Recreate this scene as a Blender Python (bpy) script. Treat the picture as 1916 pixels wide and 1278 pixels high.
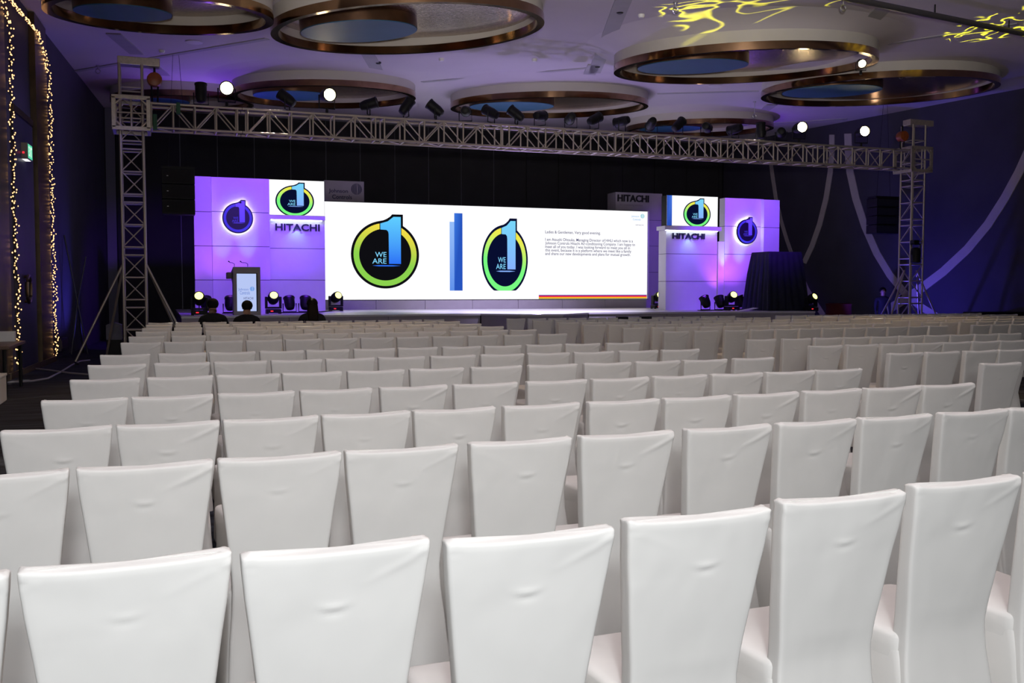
import bpy, bmesh, math, random
from math import sin, cos, pi, radians, tan, atan2, sqrt
from mathutils import Vector, Matrix, noise

random.seed(7)
SC = bpy.context.scene
COL = SC.collection
for o in list(bpy.data.objects):
    bpy.data.objects.remove(o)

# ------------------------------------------------------------------ camera
EYE, FPX, PITCH, YAW = 1.624, 1800.0, radians(3.0), radians(20.0)
cam = bpy.data.cameras.new('camera')
cam.sensor_width = 36.0
cam.lens = FPX / 1916 * 36.0
cam.clip_end = 200
cam_o = bpy.data.objects.new('camera', cam)
COL.objects.link(cam_o)
cam_o.location = (0, 0, EYE)
cam_o.rotation_euler = (radians(90) - PITCH, 0, -YAW)
SC.camera = cam_o

# ------------------------------------------------------------------ world, exposure
SC.view_settings.view_transform = 'Standard'
SC.view_settings.look = 'None'
SC.view_settings.exposure = 0.0
SC.view_settings.gamma = 1.0
SC.view_settings.use_curve_mapping = False
W = bpy.data.worlds.new('hall_ambience')
SC.world = W
W.use_nodes = True
W.node_tree.nodes['Background'].inputs['Color'].default_value = (1.0, 0.86, 0.74, 1)
W.node_tree.nodes['Background'].inputs['Strength'].default_value = 0.10


def lamp(kind, name, loc, power, color=(1, 1, 1), target=None, size=0.1, angle=60, blend=0.5):
    d = bpy.data.lights.new(name, kind)
    d.energy = power
    d.color = color
    if kind == 'SPOT':
        d.spot_size = radians(angle)
        d.spot_blend = blend
        d.shadow_soft_size = size
    elif kind == 'AREA':
        d.shape = 'DISK'
        d.size = size
    else:
        d.shadow_soft_size = size
    o = bpy.data.objects.new(name, d)
    o.location = loc
    if target is not None:
        o.rotation_euler = (Vector(target) - Vector(loc)).to_track_quat('-Z', 'Y').to_euler()
    COL.objects.link(o)
    return o


def gobo(o, scale, lo, hi, stretch=(1, 1, 1), detail=1.0, dist=1.5):
    """pattern wheel in front of a spot lamp: only thin wavy lines get through"""
    d = o.data
    d.use_nodes = True
    nt = d.node_tree
    n = nt.nodes
    em = n['Emission']
    tc = n.new('ShaderNodeTexCoord')
    mp = n.new('ShaderNodeMapping')
    mp.inputs['Scale'].default_value = stretch
    tx = n.new('ShaderNodeTexNoise')
    tx.inputs['Scale'].default_value = scale
    tx.inputs['Detail'].default_value = detail
    tx.inputs['Distortion'].default_value = dist
    rp = n.new('ShaderNodeValToRGB')
    mid = (lo + hi) / 2
    el = rp.color_ramp.elements
    el[0].position, el[0].color = lo, (0, 0, 0, 1)
    el[1].position, el[1].color = hi, (0, 0, 0, 1)
    e = el.new(mid)
    e.color = (1, 1, 1, 1)
    nt.links.new(tc.outputs['Normal'], mp.inputs['Vector'])
    nt.links.new(mp.outputs['Vector'], tx.inputs['Vector'])
    nt.links.new(tx.outputs['Fac'], rp.inputs['Fac'])
    nt.links.new(rp.outputs['Color'], em.inputs['Strength'])


# photographer's flash, a little above and left of the lens, bounced by a small diffuser
lamp('AREA', 'camera_flash', (-0.1, -0.9, 2.25), 86, (0.93, 0.97, 1.0), (2.2, 8, 1.2), 0.35)
# second flash head bounced off the ceiling
lamp('SPOT', 'bounce_flash', (0.0, -0.6, 2.2), 8200, (1.0, 0.93, 0.91), (4.0, 6.6, 8.6), 0.3, 82, 0.85)
# added soft fill behind the camera, hanging in mid-air without a fixture
lamp('AREA', 'rear_fill_light', (0.3, -1.7, 3.6), 135, (0.96, 0.98, 1.0), (2.6, 7, 0.8), 2.2)
VIO = (0.19, 0.035, 1.0)
BLU = (0.10, 0.07, 1.0)
# washes on the truss aimed at the stage set
lamp('SPOT', 'stage_wash', (3.2, 24.3, 6.3), 1450, VIO, (2.5, 29, 2.9), 0.15, 66, 0.5)
lamp('SPOT', 'stage_wash', (18.0, 24.3, 6.3), 1450, VIO, (18.4, 28.2, 3.0), 0.15, 66, 0.5)
lamp('SPOT', 'stage_wash', (10.5, 24.3, 6.3), 4200, (0.68, 0.60, 1.0), (10.5, 27.6, 1.0), 0.2, 74, 0.8)


# ------------------------------------------------------------------ pixel -> place helpers (photo frame 1916 x 1278)
CY, SY, CP, SP = cos(YAW), sin(YAW), cos(PITCH), sin(PITCH)


def ray(u, v):
    a, b = (u - 958) / FPX, -(v - 639) / FPX
    yf, z = CP + b * SP, -SP + b * CP
    return Vector((a * CY + yf * SY, -a * SY + yf * CY, z))


def at(u, v, Y):
    r = ray(u, v)
    return r * (Y / r.y) + Vector((0, 0, EYE))


def atz(u, v, z):
    r = ray(u, v)
    return r * ((z - EYE) / r.z) + Vector((0, 0, EYE))


def atp(u, v, p, n):
    r = ray(u, v)
    o = Vector((0, 0, EYE))
    return o + r * ((p - o).dot(n) / r.dot(n))


def pix(p):
    x, y, z = p[0], p[1], p[2] - EYE
    xr, yf = x * CY - y * SY, x * SY + y * CY
    d, up = yf * CP - z * SP, yf * SP + z * CP
    return (958 + FPX * xr / d, 639 - FPX * up / d)


# ------------------------------------------------------------------ materials
MATS = {}


def mat(name, color, rough=0.6, metal=0.0, var=0.0, scale=8.0, bump=0.0, bscale=60.0, spec=0.5, stretch=(1, 1, 1)):
    if name in MATS:
        return MATS[name]
    m = bpy.data.materials.new(name)
    m.use_nodes = True
    nt = m.node_tree
    b = nt.nodes['Principled BSDF']
    b.inputs['Base Color'].default_value = (*color, 1)
    b.inputs['Roughness'].default_value = rough
    b.inputs['Metallic'].default_value = metal
    b.inputs['Specular IOR Level'].default_value = spec
    tc = nt.nodes.new('ShaderNodeTexCoord')
    mp = nt.nodes.new('ShaderNodeMapping')
    mp.inputs['Scale'].default_value = stretch
    nt.links.new(tc.outputs['Object'], mp.inputs['Vector'])
    if var:
        t = nt.nodes.new('ShaderNodeTexNoise')
        t.inputs['Scale'].default_value = scale
        t.inputs['Detail'].default_value = 4
        nt.links.new(mp.outputs['Vector'], t.inputs['Vector'])
        r = nt.nodes.new('ShaderNodeValToRGB')
        r.color_ramp.elements[0].position = 0.3
        r.color_ramp.elements[1].position = 0.7
        r.color_ramp.elements[0].color = (*[c * (1 - var) for c in color], 1)
        r.color_ramp.elements[1].color = (*[min(1, c * (1 + var)) for c in color], 1)
        nt.links.new(t.outputs['Fac'], r.inputs['Fac'])
        nt.links.new(r.outputs['Color'], b.inputs['Base Color'])
    if bump:
        t = nt.nodes.new('ShaderNodeTexNoise')
        t.inputs['Scale'].default_value = bscale
        nt.links.new(mp.outputs['Vector'], t.inputs['Vector'])
        bp = nt.nodes.new('ShaderNodeBump')
        bp.inputs['Strength'].default_value = bump
        bp.inputs['Distance'].default_value = 0.01
        nt.links.new(t.outputs['Fac'], bp.inputs['Height'])
        nt.links.new(bp.outputs['Normal'], b.inputs['Normal'])
    MATS[name] = m
    return m


def glow(name, color, strength, sample=True):
    if name in MATS:
        return MATS[name]
    m = bpy.data.materials.new(name)
    m.use_nodes = True
    nt = m.node_tree
    nt.nodes.remove(nt.nodes['Principled BSDF'])
    e = nt.nodes.new('ShaderNodeEmission')
    e.inputs['Color'].default_value = (*color, 1)
    e.inputs['Strength'].default_value = strength
    nt.links.new(e.outputs['Emission'], nt.nodes['Material Output'].inputs['Surface'])
    if not sample:
        m.cycles.emission_sampling = 'NONE'
    MATS[name] = m
    return m


def printed(name, emit):
    """flat print whose colours are stored on the mesh; emit: shown on a lit screen"""
    m = bpy.data.materials.new(name)
    m.use_nodes = True
    nt = m.node_tree
    at_ = nt.nodes.new('ShaderNodeAttribute')
    at_.attribute_name = 'Col'
    if emit:
        nt.nodes.remove(nt.nodes['Principled BSDF'])
        e = nt.nodes.new('ShaderNodeEmission')
        nt.links.new(at_.outputs['Color'], e.inputs['Color'])
        nt.links.new(e.outputs['Emission'], nt.nodes['Material Output'].inputs['Surface'])
        m.cycles.emission_sampling = 'NONE'
    else:
        b = nt.nodes['Principled BSDF']
        b.inputs['Roughness'].default_value = 0.45
        nt.links.new(at_.outputs['Color'], b.inputs['Base Color'])
    MATS[name] = m
    return m


FABRIC = mat('chair_cover_fabric', (0.80, 0.785, 0.755), 0.85, 0, 0.02, 4, 0.02, 420, 0.15)
CREAM = mat('cream_paint', (0.52, 0.49, 0.44), 0.7, 0, 0.03, 2)
CEIL = mat('ceiling_paint', (0.56, 0.52, 0.54), 0.8, 0, 0.04, 0.6)
SEAM = mat('ceiling_track_paint', (0.36, 0.35, 0.35), 0.7, 0, 0.05, 2)
BRONZE = mat('polished_bronze', (0.36, 0.22, 0.12), 0.12, 1.0, 0.15, 3)
HAMMER = mat('hammered_bronze', (0.42, 0.33, 0.28), 0.22, 1.0, 0.35, 16, 1.0, 22)
TEAL = mat('teal_disc_paint', (0.03, 0.12, 0.22), 0.6, 0, 0.05, 2)
ALU = mat('brushed_aluminium', (0.48, 0.42, 0.35), 0.42, 0.6, 0.12, 20)
BLACK = mat('black_metal', (0.006, 0.006, 0.007), 0.55, 0, 0.2, 10, 0, 60, 0.3)
BLACKCLOTH = mat('black_suit_cloth', (0.008, 0.008, 0.010), 0.9, 0, 0.2, 20, 0.1, 80)
DWALL = mat('dark_wall_panel', (0.020, 0.019, 0.022), 0.75, 0, 0.15, 1.5, 0.05, 30)
LWALL = mat('left_wall_fabric', (0.055, 0.050, 0.075), 0.7, 0, 0.12, 1.2, 0.05, 40)
RWALL = mat('right_wall_fabric', (0.040, 0.036, 0.058), 0.8, 0, 0.12, 1.0, 0.05, 40)
PILA = mat('bronze_pilaster', (0.10, 0.070, 0.040), 0.35, 0.6, 0.25, 3)
STRIPE = mat('pale_wall_strip', (0.42, 0.38, 0.36), 0.7, 0, 0.05, 3)
LAMI = mat('white_set_laminate', (0.80, 0.78, 0.80), 0.45, 0, 0.02, 3)
GREYL = mat('grey_set_laminate', (0.36, 0.33, 0.36), 0.5, 0, 0.04, 3)
DECK = mat('white_stage_deck', (0.76, 0.74, 0.76), 0.35, 0, 0.05, 2)
FASCIA = mat('stage_fascia_paint', (0.40, 0.36, 0.42), 0.6, 0, 0.05, 2)
NAVY = mat('navy_drape', (0.008, 0.010, 0.026), 0.85, 0, 0.2, 6, 0.1, 60)
INK = mat('dark_blue_lettering', (0.010, 0.008, 0.045), 0.4)
INKB = mat('black_lettering', (0.006, 0.006, 0.010), 0.5)
ORANGE = mat('orange_hoist_enamel', (0.28, 0.06, 0.01), 0.4, 0, 0.2, 8)
SKIN = mat('skin', (0.30, 0.17, 0.11), 0.55, 0, 0.08, 20)
HAIR = mat('black_hair', (0.004, 0.0035, 0.003), 0.7, 0, 0.3, 30, 0.5, 90, 0.2)
BROWNHAIR = mat('dark_brown_hair', (0.010, 0.005, 0.0035), 0.7, 0, 0.3, 30, 0.5, 90, 0.2)
WOOD = mat('dark_table_wood', (0.10, 0.055, 0.035), 0.35, 0, 0.3, 4, 0, 30, 0.5, (1, 8, 8))
WHITE = mat('white_plastic', (0.75, 0.74, 0.72), 0.5)
GREYF = mat('grey_speaker_cover', (0.16, 0.16, 0.20), 0.7, 0, 0.1, 8)
RED = mat('dark_red_cloth', (0.10, 0.008, 0.008), 0.85, 0, 0.15, 8)
GREEN = mat('green_sleeve', (0.02, 0.10, 0.05), 0.6)
LED_WHITE = glow('led_white', (0.98, 0.98, 1.0), 1.05)
LED_HALO = glow('halo_strip', (1.0, 0.98, 0.92), 9.0)
LED_STRIP = glow('ledge_strip', (0.80, 0.92, 1.0), 9.0)
BULB = glow('fairy_bulb', (1.0, 0.52, 0.20), 3.2, False)
HOT = glow('tungsten_lens', (1.0, 0.82, 0.45), 40.0, False)
YEL = glow('yellow_beam_lens', (0.95, 0.95, 0.22), 3.2, False)
REDL = glow('red_indicator', (1.0, 0.03, 0.05), 1.2, False)
EXITG = glow('exit_green', (0.10, 0.75, 0.40), 1.0, False)
EXITW = glow('exit_white', (0.75, 1.0, 0.85), 1.0, False)
LECT = glow('lectern_screen', (0.50, 0.60, 0.95), 0.95)
PRINT_LIT = printed('screen_print', True)
PRINT = printed('painted_print', False)
GLASS = mat('clear_glass', (0.95, 0.97, 0.97), 0.03)
GLASS.node_tree.nodes['Principled BSDF'].inputs['Transmission Weight'].default_value = 1.0

# carpet: dark, with long streaks across the hall
CARPET = mat('striped_carpet', (0.034, 0.036, 0.048), 0.95, 0, 0.8, 3.0, 0.2, 90, 0.1, (0.35, 4.0, 1))


# ------------------------------------------------------------------ mesh helpers
def rloc(o):
    v = Vector((0, 0, 0))
    while o is not None:
        v += o.location
        o = o.parent
    return v


class MB:
    def __init__(self):
        self.v, self.f, self.s = [], [], []

    def add(self, vs, fs, smooth=False):
        k = len(self.v)
        self.v += [Vector(q) for q in vs]
        self.f += [tuple(i + k for i in t) for t in fs]
        self.s += [smooth] * len(fs)
        return self

    def box(self, x0, x1, y0, y1, z0, z1, b=0.0):
        if b <= 0:
            vs = [(x, y, z) for z in (z0, z1) for y in (y0, y1) for x in (x0, x1)]
            return self.add(vs, [(0, 2, 3, 1), (4, 5, 7, 6), (0, 1, 5, 4), (2, 6, 7, 3), (0, 4, 6, 2), (1, 3, 7, 5)])
        bm = bmesh.new()
        bmesh.ops.create_cube(bm, size=1)
        bmesh.ops.scale(bm, vec=(x1 - x0, y1 - y0, z1 - z0), verts=bm.verts)
        bmesh.ops.translate(bm, vec=((x0 + x1) / 2, (y0 + y1) / 2, (z0 + z1) / 2), verts=bm.verts)
        bmesh.ops.bevel(bm, geom=bm.edges[:], offset=b, segments=2, affect='EDGES', profile=0.6)
        bm.verts.index_update()
        self.add([q.co.copy() for q in bm.verts], [tuple(q.index for q in f.verts) for f in bm.faces])
        bm.free()
        return self

    def tube(self, pts, r, n=8, cap=True):
        pts = [Vector(p) for p in pts]
        rs = r if isinstance(r, (list, tuple)) else [r] * len(pts)
        vs, fs = [], []
        for i, p in enumerate(pts):
            t = (pts[min(i + 1, len(pts) - 1)] - pts[max(i - 1, 0)]).normalized()
            ref = Vector((0, 0, 1)) if abs(t.z) < 0.9 else Vector((1, 0, 0))
            a = t.cross(ref).normalized()
            c = t.cross(a)
            for k in range(n):
                w = 2 * pi * k / n
                vs.append(p + (a * cos(w) + c * sin(w)) * rs[i])
        for i in range(len(pts) - 1):
            for k in range(n):
                fs.append((i * n + k, i * n + (k + 1) % n, (i + 1) * n + (k + 1) % n, (i + 1) * n + k))
        if cap:
            fs.append(tuple(range(n - 1, -1, -1)))
            fs.append(tuple(range(len(vs) - n, len(vs))))
        return self.add(vs, fs, n > 5)

    def lathe(self, base, axis, prof, n=16, cap=(True, True)):
        """prof: list of (radius, height along axis)"""
        base, t = Vector(base), Vector(axis).normalized()
        ref = Vector((0, 0, 1)) if abs(t.z) < 0.9 else Vector((1, 0, 0))
        a = t.cross(ref).normalized()
        c = t.cross(a)
        vs, fs = [], []
        for r, h in prof:
            for k in range(n):
                w = 2 * pi * k / n
                vs.append(base + t * h + (a * cos(w) + c * sin(w)) * r)
        for i in range(len(prof) - 1):
            for k in range(n):
                fs.append((i * n + k, i * n + (k + 1) % n, (i + 1) * n + (k + 1) % n, (i + 1) * n + k))
        if cap[0]:
            fs.append(tuple(range(n - 1, -1, -1)))
        if cap[1]:
            fs.append(tuple(range(len(vs) - n, len(vs))))
        return self.add(vs, fs, True)

    def prism(self, poly, y0, y1):
        """poly in x,z extruded along y"""
        n = len(poly)
        vs = [(x, y0, z) for x, z in poly] + [(x, y1, z) for x, z in poly]
        fs = [tuple(range(n)), tuple(range(2 * n - 1, n - 1, -1))]
        fs += [(i, i + n, (i + 1) % n + n, (i + 1) % n) for i in range(n)]
        return self.add(vs, fs)

    def slab(self, poly, z0, z1):
        """poly in x,y extruded along z"""
        n = len(poly)
        vs = [(x, y, z0) for x, y in poly] + [(x, y, z1) for x, y in poly]
        fs = [tuple(range(n - 1, -1, -1)), tuple(range(n, 2 * n))]
        fs += [(i, (i + 1) % n, (i + 1) % n + n, i + n) for i in range(n)]
        return self.add(vs, fs)

    def mesh(self, name, m, off=Vector((0, 0, 0))):
        me = bpy.data.meshes.new(name)
        me.from_pydata([tuple(q - off) for q in self.v], [], self.f)
        me.polygons.foreach_set('use_smooth', self.s)
        if m:
            me.materials.append(m)
        me.update()
        return me

    def build(self, name, m, parent=None, world=True, fix=True):
        off = rloc(parent) if (world and parent) else Vector((0, 0, 0))
        me = self.mesh(name, m, off)
        if fix:
            bm = bmesh.new()
            bm.from_mesh(me)
            bmesh.ops.recalc_face_normals(bm, faces=bm.faces)
            bm.to_mesh(me)
            bm.free()
        if any(self.s):
            try:
                me.set_sharp_from_angle(angle=radians(40))
            except Exception:
                pass
        o = bpy.data.objects.new(name, me)
        COL.objects.link(o)
        o.parent = parent
        return o


def thing(name, label, cat, loc=(0, 0, 0), rz=0.0, group=None):
    o = bpy.data.objects.new(name, None)
    o.empty_display_size = 0.1
    COL.objects.link(o)
    o.location = loc
    o.rotation_euler = (0, 0, rz)
    return tag(o, label, cat, group)


def tag(o, label, cat, group=None):
    o['label'] = label
    o['category'] = cat
    if group:
        o['group'] = group
    return o


def struct(o):
    o['kind'] = 'structure'
    return o


UNIT = {}


def tube_obj(name, p0, p1, r, m, parent):
    """one straight tube as an object of its own; all share one mesh per material"""
    if m.name not in UNIT:
        UNIT[m.name] = MB().lathe((0, 0, 0), (0, 0, 1), [(1, 0), (1, 1)], 8).mesh('tube', m)
    o = bpy.data.objects.new(name, UNIT[m.name])
    COL.objects.link(o)
    p0, p1 = Vector(p0) - rloc(parent), Vector(p1) - rloc(parent)
    d = p1 - p0
    o.parent = parent
    o.matrix_local = Matrix.Translation(p0) @ d.to_track_quat('Z', 'Y').to_matrix().to_4x4() @ Matrix.Diagonal((r, r, d.length, 1))
    return o


def text(name, body, m, parent, x0, z0, y, width, height=None, depth=0.0, bold=0.0, spacing=1.0):
    """lettering in the plane y facing -Y; lower left corner at x0, z0"""
    c = bpy.data.curves.new(name, 'FONT')
    c.body = body
    c.size = 1
    c.extrude = 0.02 if depth else 0
    c.offset = bold
    c.space_character = spacing
    c.resolution_u = 3
    t = bpy.data.objects.new('t', c)
    COL.objects.link(t)
    bpy.context.view_layer.update()
    me = bpy.data.meshes.new_from_object(t.evaluated_get(bpy.context.evaluated_depsgraph_get()))
    bpy.data.objects.remove(t)
    bpy.data.curves.remove(c)
    xs = [q.co.x for q in me.vertices]
    ys = [q.co.y for q in me.vertices]
    lx, ly = min(xs), min(ys)
    sx = width / (max(xs) - lx)
    sz = (height / (max(ys) - ly)) if height else sx
    off = rloc(parent)
    for q in me.vertices:
        zz = q.co.z
        q.co = Vector((x0 + (q.co.x - lx) * sx, y - (depth * (zz + 0.02) / 0.04 if depth else 0), z0 + (q.co.y - ly) * sz)) - off
    me.name = name
    me.materials.clear()
    me.materials.append(m)
    me.update()
    o = bpy.data.objects.new(name, me)
    COL.objects.link(o)
    o.parent = parent
    return o


def s2l(c):
    return tuple(((q / 255 + 0.055) / 1.055) ** 2.4 if q > 10 else q / 255 / 12.92 for q in c)


def colored(name, polys, m, parent, y, smooth=None):
    """flat coloured polygons in plane y facing -Y. polys: list of (points[(x,z)], colors per point or one)"""
    vs, fs, cs = [], [], []
    off = rloc(parent)
    for pts, col in polys:
        k = len(vs)
        vs += [Vector((x, y, z)) - off for x, z in pts]
        fs.append(tuple(range(k, k + len(pts))))
        cs += list(col) if isinstance(col[0], (tuple, list)) else [col] * len(pts)
    me = bpy.data.meshes.new(name)
    me.from_pydata([tuple(q) for q in vs], [], fs)
    ca = me.color_attributes.new('Col', 'FLOAT_COLOR', 'POINT')
    for i, c in enumerate(cs):
        ca.data[i].color = (*c, 1)
    me.materials.append(m)
    me.update()
    o = bpy.data.objects.new(name, me)
    COL.objects.link(o)
    o.parent = parent
    return o


def copy_tree(o, parent=None):
    c = o.copy()
    COL.objects.link(c)
    c.parent = parent
    for ch in o.children:
        copy_tree(ch, c)
    return c


# the round emblem with the figure one, in units of its outer radius
ONE = [(0.243, 1.117), (0.458, 1.117), (0.458, -0.272), (0.104, -0.272), (0.098, 0.60), (0.085, 0.68), (0.033, 0.728),
       (-0.144, 0.737), (-0.144, 0.914), (0.055, 0.975), (0.16, 1.04)]


def emblem_outline(n=72):
    a0, a1 = math.acos(0.524), math.acos(-0.166)
    pts = [(cos(a1 + (2 * pi - a1 + a0) * i / n), sin(a1 + (2 * pi - a1 + a0) * i / n)) for i in range(n + 1)]
    return pts + [(0.524, 1.19), (0.206, 1.19), (0.144, 1.12), (0.055, 1.06), (-0.05, 1.01)]


def emblem_print(parent, cx, cz, rx, rz, y, m, pal, zmin=-1e9, step=0.004, we_w=1.0):
    """pal: dict of linear colours"""
    def P(p):
        return (cx + p[0] * rx, max(zmin, cz + p[1] * rz))

    def lerp(a, b, t):
        return tuple(x + (q - x) * t for x, q in zip(a, b))
    objs = []
    out = emblem_outline()
    # black outline is concave only near the figure; fan from the centre is exact
    polys = [([P((0, 0)), P(out[i]), P(out[(i + 1) % len(out)])], pal['black']) for i in range(len(out))]
    objs.append(colored('emblem_outline', polys, m, parent, y))
    ri, ro = 0.763, 0.925
    n = 60
    polys = []
    for i in range(n):
        q = []
        for t in (i / n, (i + 1) / n):
            for r in (ri, ro):
                b0, b1 = math.acos(0.475 / r), math.acos(-0.166 / r)
                ang = b1 + (2 * pi - b1 + b0) * t
                q.append((r * cos(ang), r * sin(ang)))

        def ringc(p):
            k = min(1, max(0, (p[1] + 0.15 + 0.25 * p[0]) / 1.0))
            return lerp(pal['ring_low'], pal['ring_high'], k)
        pts = [q[0], q[1], q[3], q[2]]
        polys.append(([P(p) for p in pts], [ringc(p) for p in pts]))
    objs.append(colored('emblem_ring', polys, m, parent, y - step))
    # the figure one: two convex pieces with a vertical gradient
    stem = [(0.243, 1.117), (0.458, 1.117), (0.458, 0.6), (0.458, -0.272), (0.104, -0.272), (0.098, 0.60), (0.085, 0.68), (0.085, 0.99)]
    flag = [(0.085, 0.68), (0.033, 0.728), (-0.144, 0.737), (-0.144, 0.914), (0.055, 0.975), (0.085, 0.99)]
    shoulder = [(0.085, 0.99), (0.16, 1.04), (0.243, 1.117), (0.243, 0.95)]

    def onec(p):
        k = min(1, max(0, (p[1] + 0.272) / 1.389))
        return lerp(pal['one_low'], pal['one_high'], k)
    polys = [([P(p) for p in s], [onec(p) for p in s]) for s in (stem, flag, shoulder)]
    objs.append(colored('figure_one', polys, m, parent, y - 2 * step))
    polys = [([P(p) for p in ((-0.38, -0.325), (-0.2, -0.345), (0.2, -0.345), (0.45, -0.325), (0.2, -0.31), (-0.2, -0.31))], pal['one_low'])]
    objs.append(colored('emblem_underline', polys, m, parent, y - 2 * step))
    mm = glow('word_' + m.name, pal['word'], 1.0, False) if m is PRINT_LIT else mat('word_' + m.name, pal['word'], 0.5)
    for s, (x, z, w, h) in (('WE', (-0.30, -0.075, 0.33, 0.15)), ('ARE', (-0.385, -0.265, 0.415, 0.15))):
        p = P((x, z))
        objs.append(text('word', s, mm, parent, p[0], p[1], y - 2 * step, w * rx, h * rz, bold=0.004))
    return objs


PAL_A = dict(black=s2l((14, 14, 18)), ring_low=s2l((140, 210, 78)), ring_high=s2l((244, 220, 70)),
             one_low=s2l((44, 112, 246)), one_high=s2l((96, 206, 255)), word=s2l((112, 200, 245)))
PAL_B = dict(black=s2l((8, 14, 48)), ring_low=s2l((120, 250, 130)), ring_high=s2l((250, 232, 70)),
             one_low=s2l((135, 178, 255)), one_high=s2l((120, 215, 250)), word=s2l((130, 215, 255)))
PAL_C = dict(black=(0.010, 0.008, 0.03), ring_low=(0.10, 0.17, 0.5), ring_high=(0.13, 0.2, 0.5),
             one_low=(0.25, 0.32, 0.75), one_high=(0.35, 0.42, 0.8), word=(0.14, 0.2, 0.5))


def globe_mark(name, parent, cx, cz, r, y, m, depth=0.0, n=7):
    """round mark made of curved vertical bands"""
    mb = MB()
    for k in range(n):
        t0 = -1 + 2 * (k + 0.18) / n
        t1 = -1 + 2 * (k + 0.78) / n
        L, R_ = [], []
        for j in range(9):
            w = -pi / 2 + pi * j / 8
            bend = 0.16 * cos(w) * (1 if k < n / 2 else -1)
            for lst, t in ((L, t0), (R_, t1)):
                x = t * cos(w) * 1.0 - bend * (1 - abs(t)) * 0.6
                lst.append((cx + r * x, cz + r * sin(w)))
        for j in range(8):
            a, b_, c, d = L[j], R_[j], R_[j + 1], L[j + 1]
            mb.add([(a[0], y, a[1]), (b_[0], y, b_[1]), (c[0], y, c[1]), (d[0], y, d[1])], [(0, 1, 2, 3)])
    return mb.build(name, m, parent, fix=False)

# ================================================================== THE SETTING
YB = 36.6


def onceil(u, v, drop=0.0):
    r = ray(u, v)
    t = (7.55 - drop - EYE - 0.66) / (r.z - 0.03 * r.y)
    return r * t + Vector((0, 0, EYE))


def zc(y):
    return 7.55 + 0.03 * (y - 22)


def xl(y):
    return -2.46 + 0.0595 * (y - 24.85)


def xr(y):
    return 23.73 - 0.044 * (y - 22.39)


Y0 = -2.0
struct(MB().slab([(-6, -7), (27, -7), (27, 38), (-6, 38)], -0.2, 0.0).build('floor', CARPET))

# ceiling drums: centre x, y, rim height, radius, slope along x, slope along y
RINGS = [(0.10, 18.75, 6.56, 1.95, 0.030, 0.093), (4.90, 19.64, 6.96, 2.77, 0.085, 0.060), (13.33, 20.3, 7.007, 3.09, 0.052, 0.080),
         (19.19, 22.47, 7.24, 3.16, 0.038, 0.061), (11.49, 28.18, 7.315, 3.066, 0.036, 0.073), (4.68, 29.03, 7.341, 2.655, 0.032, 0.064),
         (18.3, 30.6, 7.39, 2.6, 0.035, 0.06), (0.75, 31.9, 7.42, 2.1, 0.03, 0.06)]
NR = 64


def ring_pt(R, r, w, h):
    x, y, z, rad, a, b = R
    n = Vector((-a, -b, 1)).normalized()
    X, Yv = r * cos(w), r * sin(w)
    q = Vector((x + X, y + Yv, z + a * X + b * Yv)) + n * h
    q.z = min(q.z, zc(q.y) - 0.006 + h * 0.004)
    return q


bm = bmesh.new()
outer = [bm.verts.new((x, y, zc(y))) for x, y in ((xl(Y0) - 0.1, Y0), (xr(Y0) + 0.1, Y0), (xr(YB) + 0.1, YB), (xl(YB) - 0.1, YB))]
edges = [bm.edges.new((outer[i], outer[(i + 1) % 4])) for i in range(4)]
bmesh.ops.triangle_fill(bm, use_beauty=True, use_dissolve=False, edges=edges)
me = bpy.data.meshes.new('ceiling')
bm.to_mesh(me)
bm.free()
me.materials.append(CEIL)
ceiling = bpy.data.objects.new('ceiling', me)
COL.objects.link(ceiling)
struct(ceiling)


def wall_quad(name, p0, p1, m, thick, z1a, z1b):
    """p0,p1 plan points; thickness to the outside (left of p0->p1)"""
    d = (Vector((*p1, 0)) - Vector((*p0, 0))).normalized()
    n = Vector((-d.y, d.x, 0)) * thick
    a, b = Vector((*p0, 0)), Vector((*p1, 0))
    vs = []
    for q, zt in ((a, z1a), (b, z1b), (b + n, z1b), (a + n, z1a)):
        vs.append((q.x, q.y, 0))
        vs.append((q.x, q.y, zt + 0.02))
    return MB().add(vs, [(0, 2, 3, 1), (4, 6, 7, 5), (2, 4, 5, 3), (6, 0, 1, 7), (1, 3, 5, 7), (0, 6, 4, 2)]).build(name, m)


wall_left = struct(wall_quad('wall_left', (xl(Y0), Y0), (xl(YB), YB), LWALL, 0.15, zc(Y0), zc(YB)))
wall_right = struct(wall_quad('wall_right', (xr(YB), YB), (xr(Y0), Y0), RWALL, 0.15, zc(YB), zc(Y0)))
wall_back = struct(MB().box(xl(YB) - 0.1, xr(YB) + 0.1, YB, YB + 0.15, 0, zc(YB) + 0.02).build('wall_back', mat('black_gap', (0.006, 0.006, 0.007), 0.9)))

# back wall cladding: tall dark boards with narrow pale joints
seams = [265, 337, 407, 476, 544, 610, 674, 739, 802, 863, 924, 985, 1045, 1105, 1165, 1225, 1285, 1345, 1400]
xs = [xl(YB) + 0.35] + [at(u, 300, YB - 0.05).x for u in seams[1:]] + [xr(YB) - 0.03]
JOINT = mat('pale_joint_profile', (0.12, 0.12, 0.14), 0.4, 0.3)
for i in range(len(xs) - 1):
    MB().box(xs[i] + 0.012, xs[i + 1] - 0.012, YB - 0.05, YB - 0.002, 0.01, zc(YB) - 0.01, 0.006).build('wall_panel', DWALL, wall_back)
    if 0 < i < 11:
        MB().box(xs[i] - 0.011, xs[i] + 0.011, YB - 0.045, YB - 0.002, 0.01, zc(YB) - 0.01).build('joint_profile', JOINT, wall_back)
struct(MB().box(xl(YB) + 0.02, xl(YB) + 0.33, YB - 0.09, YB - 0.002, 0, zc(YB) - 0.01).build('trim_1', mat('grey_corner_strip', (0.16, 0.16, 0.19), 0.6)))

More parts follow.
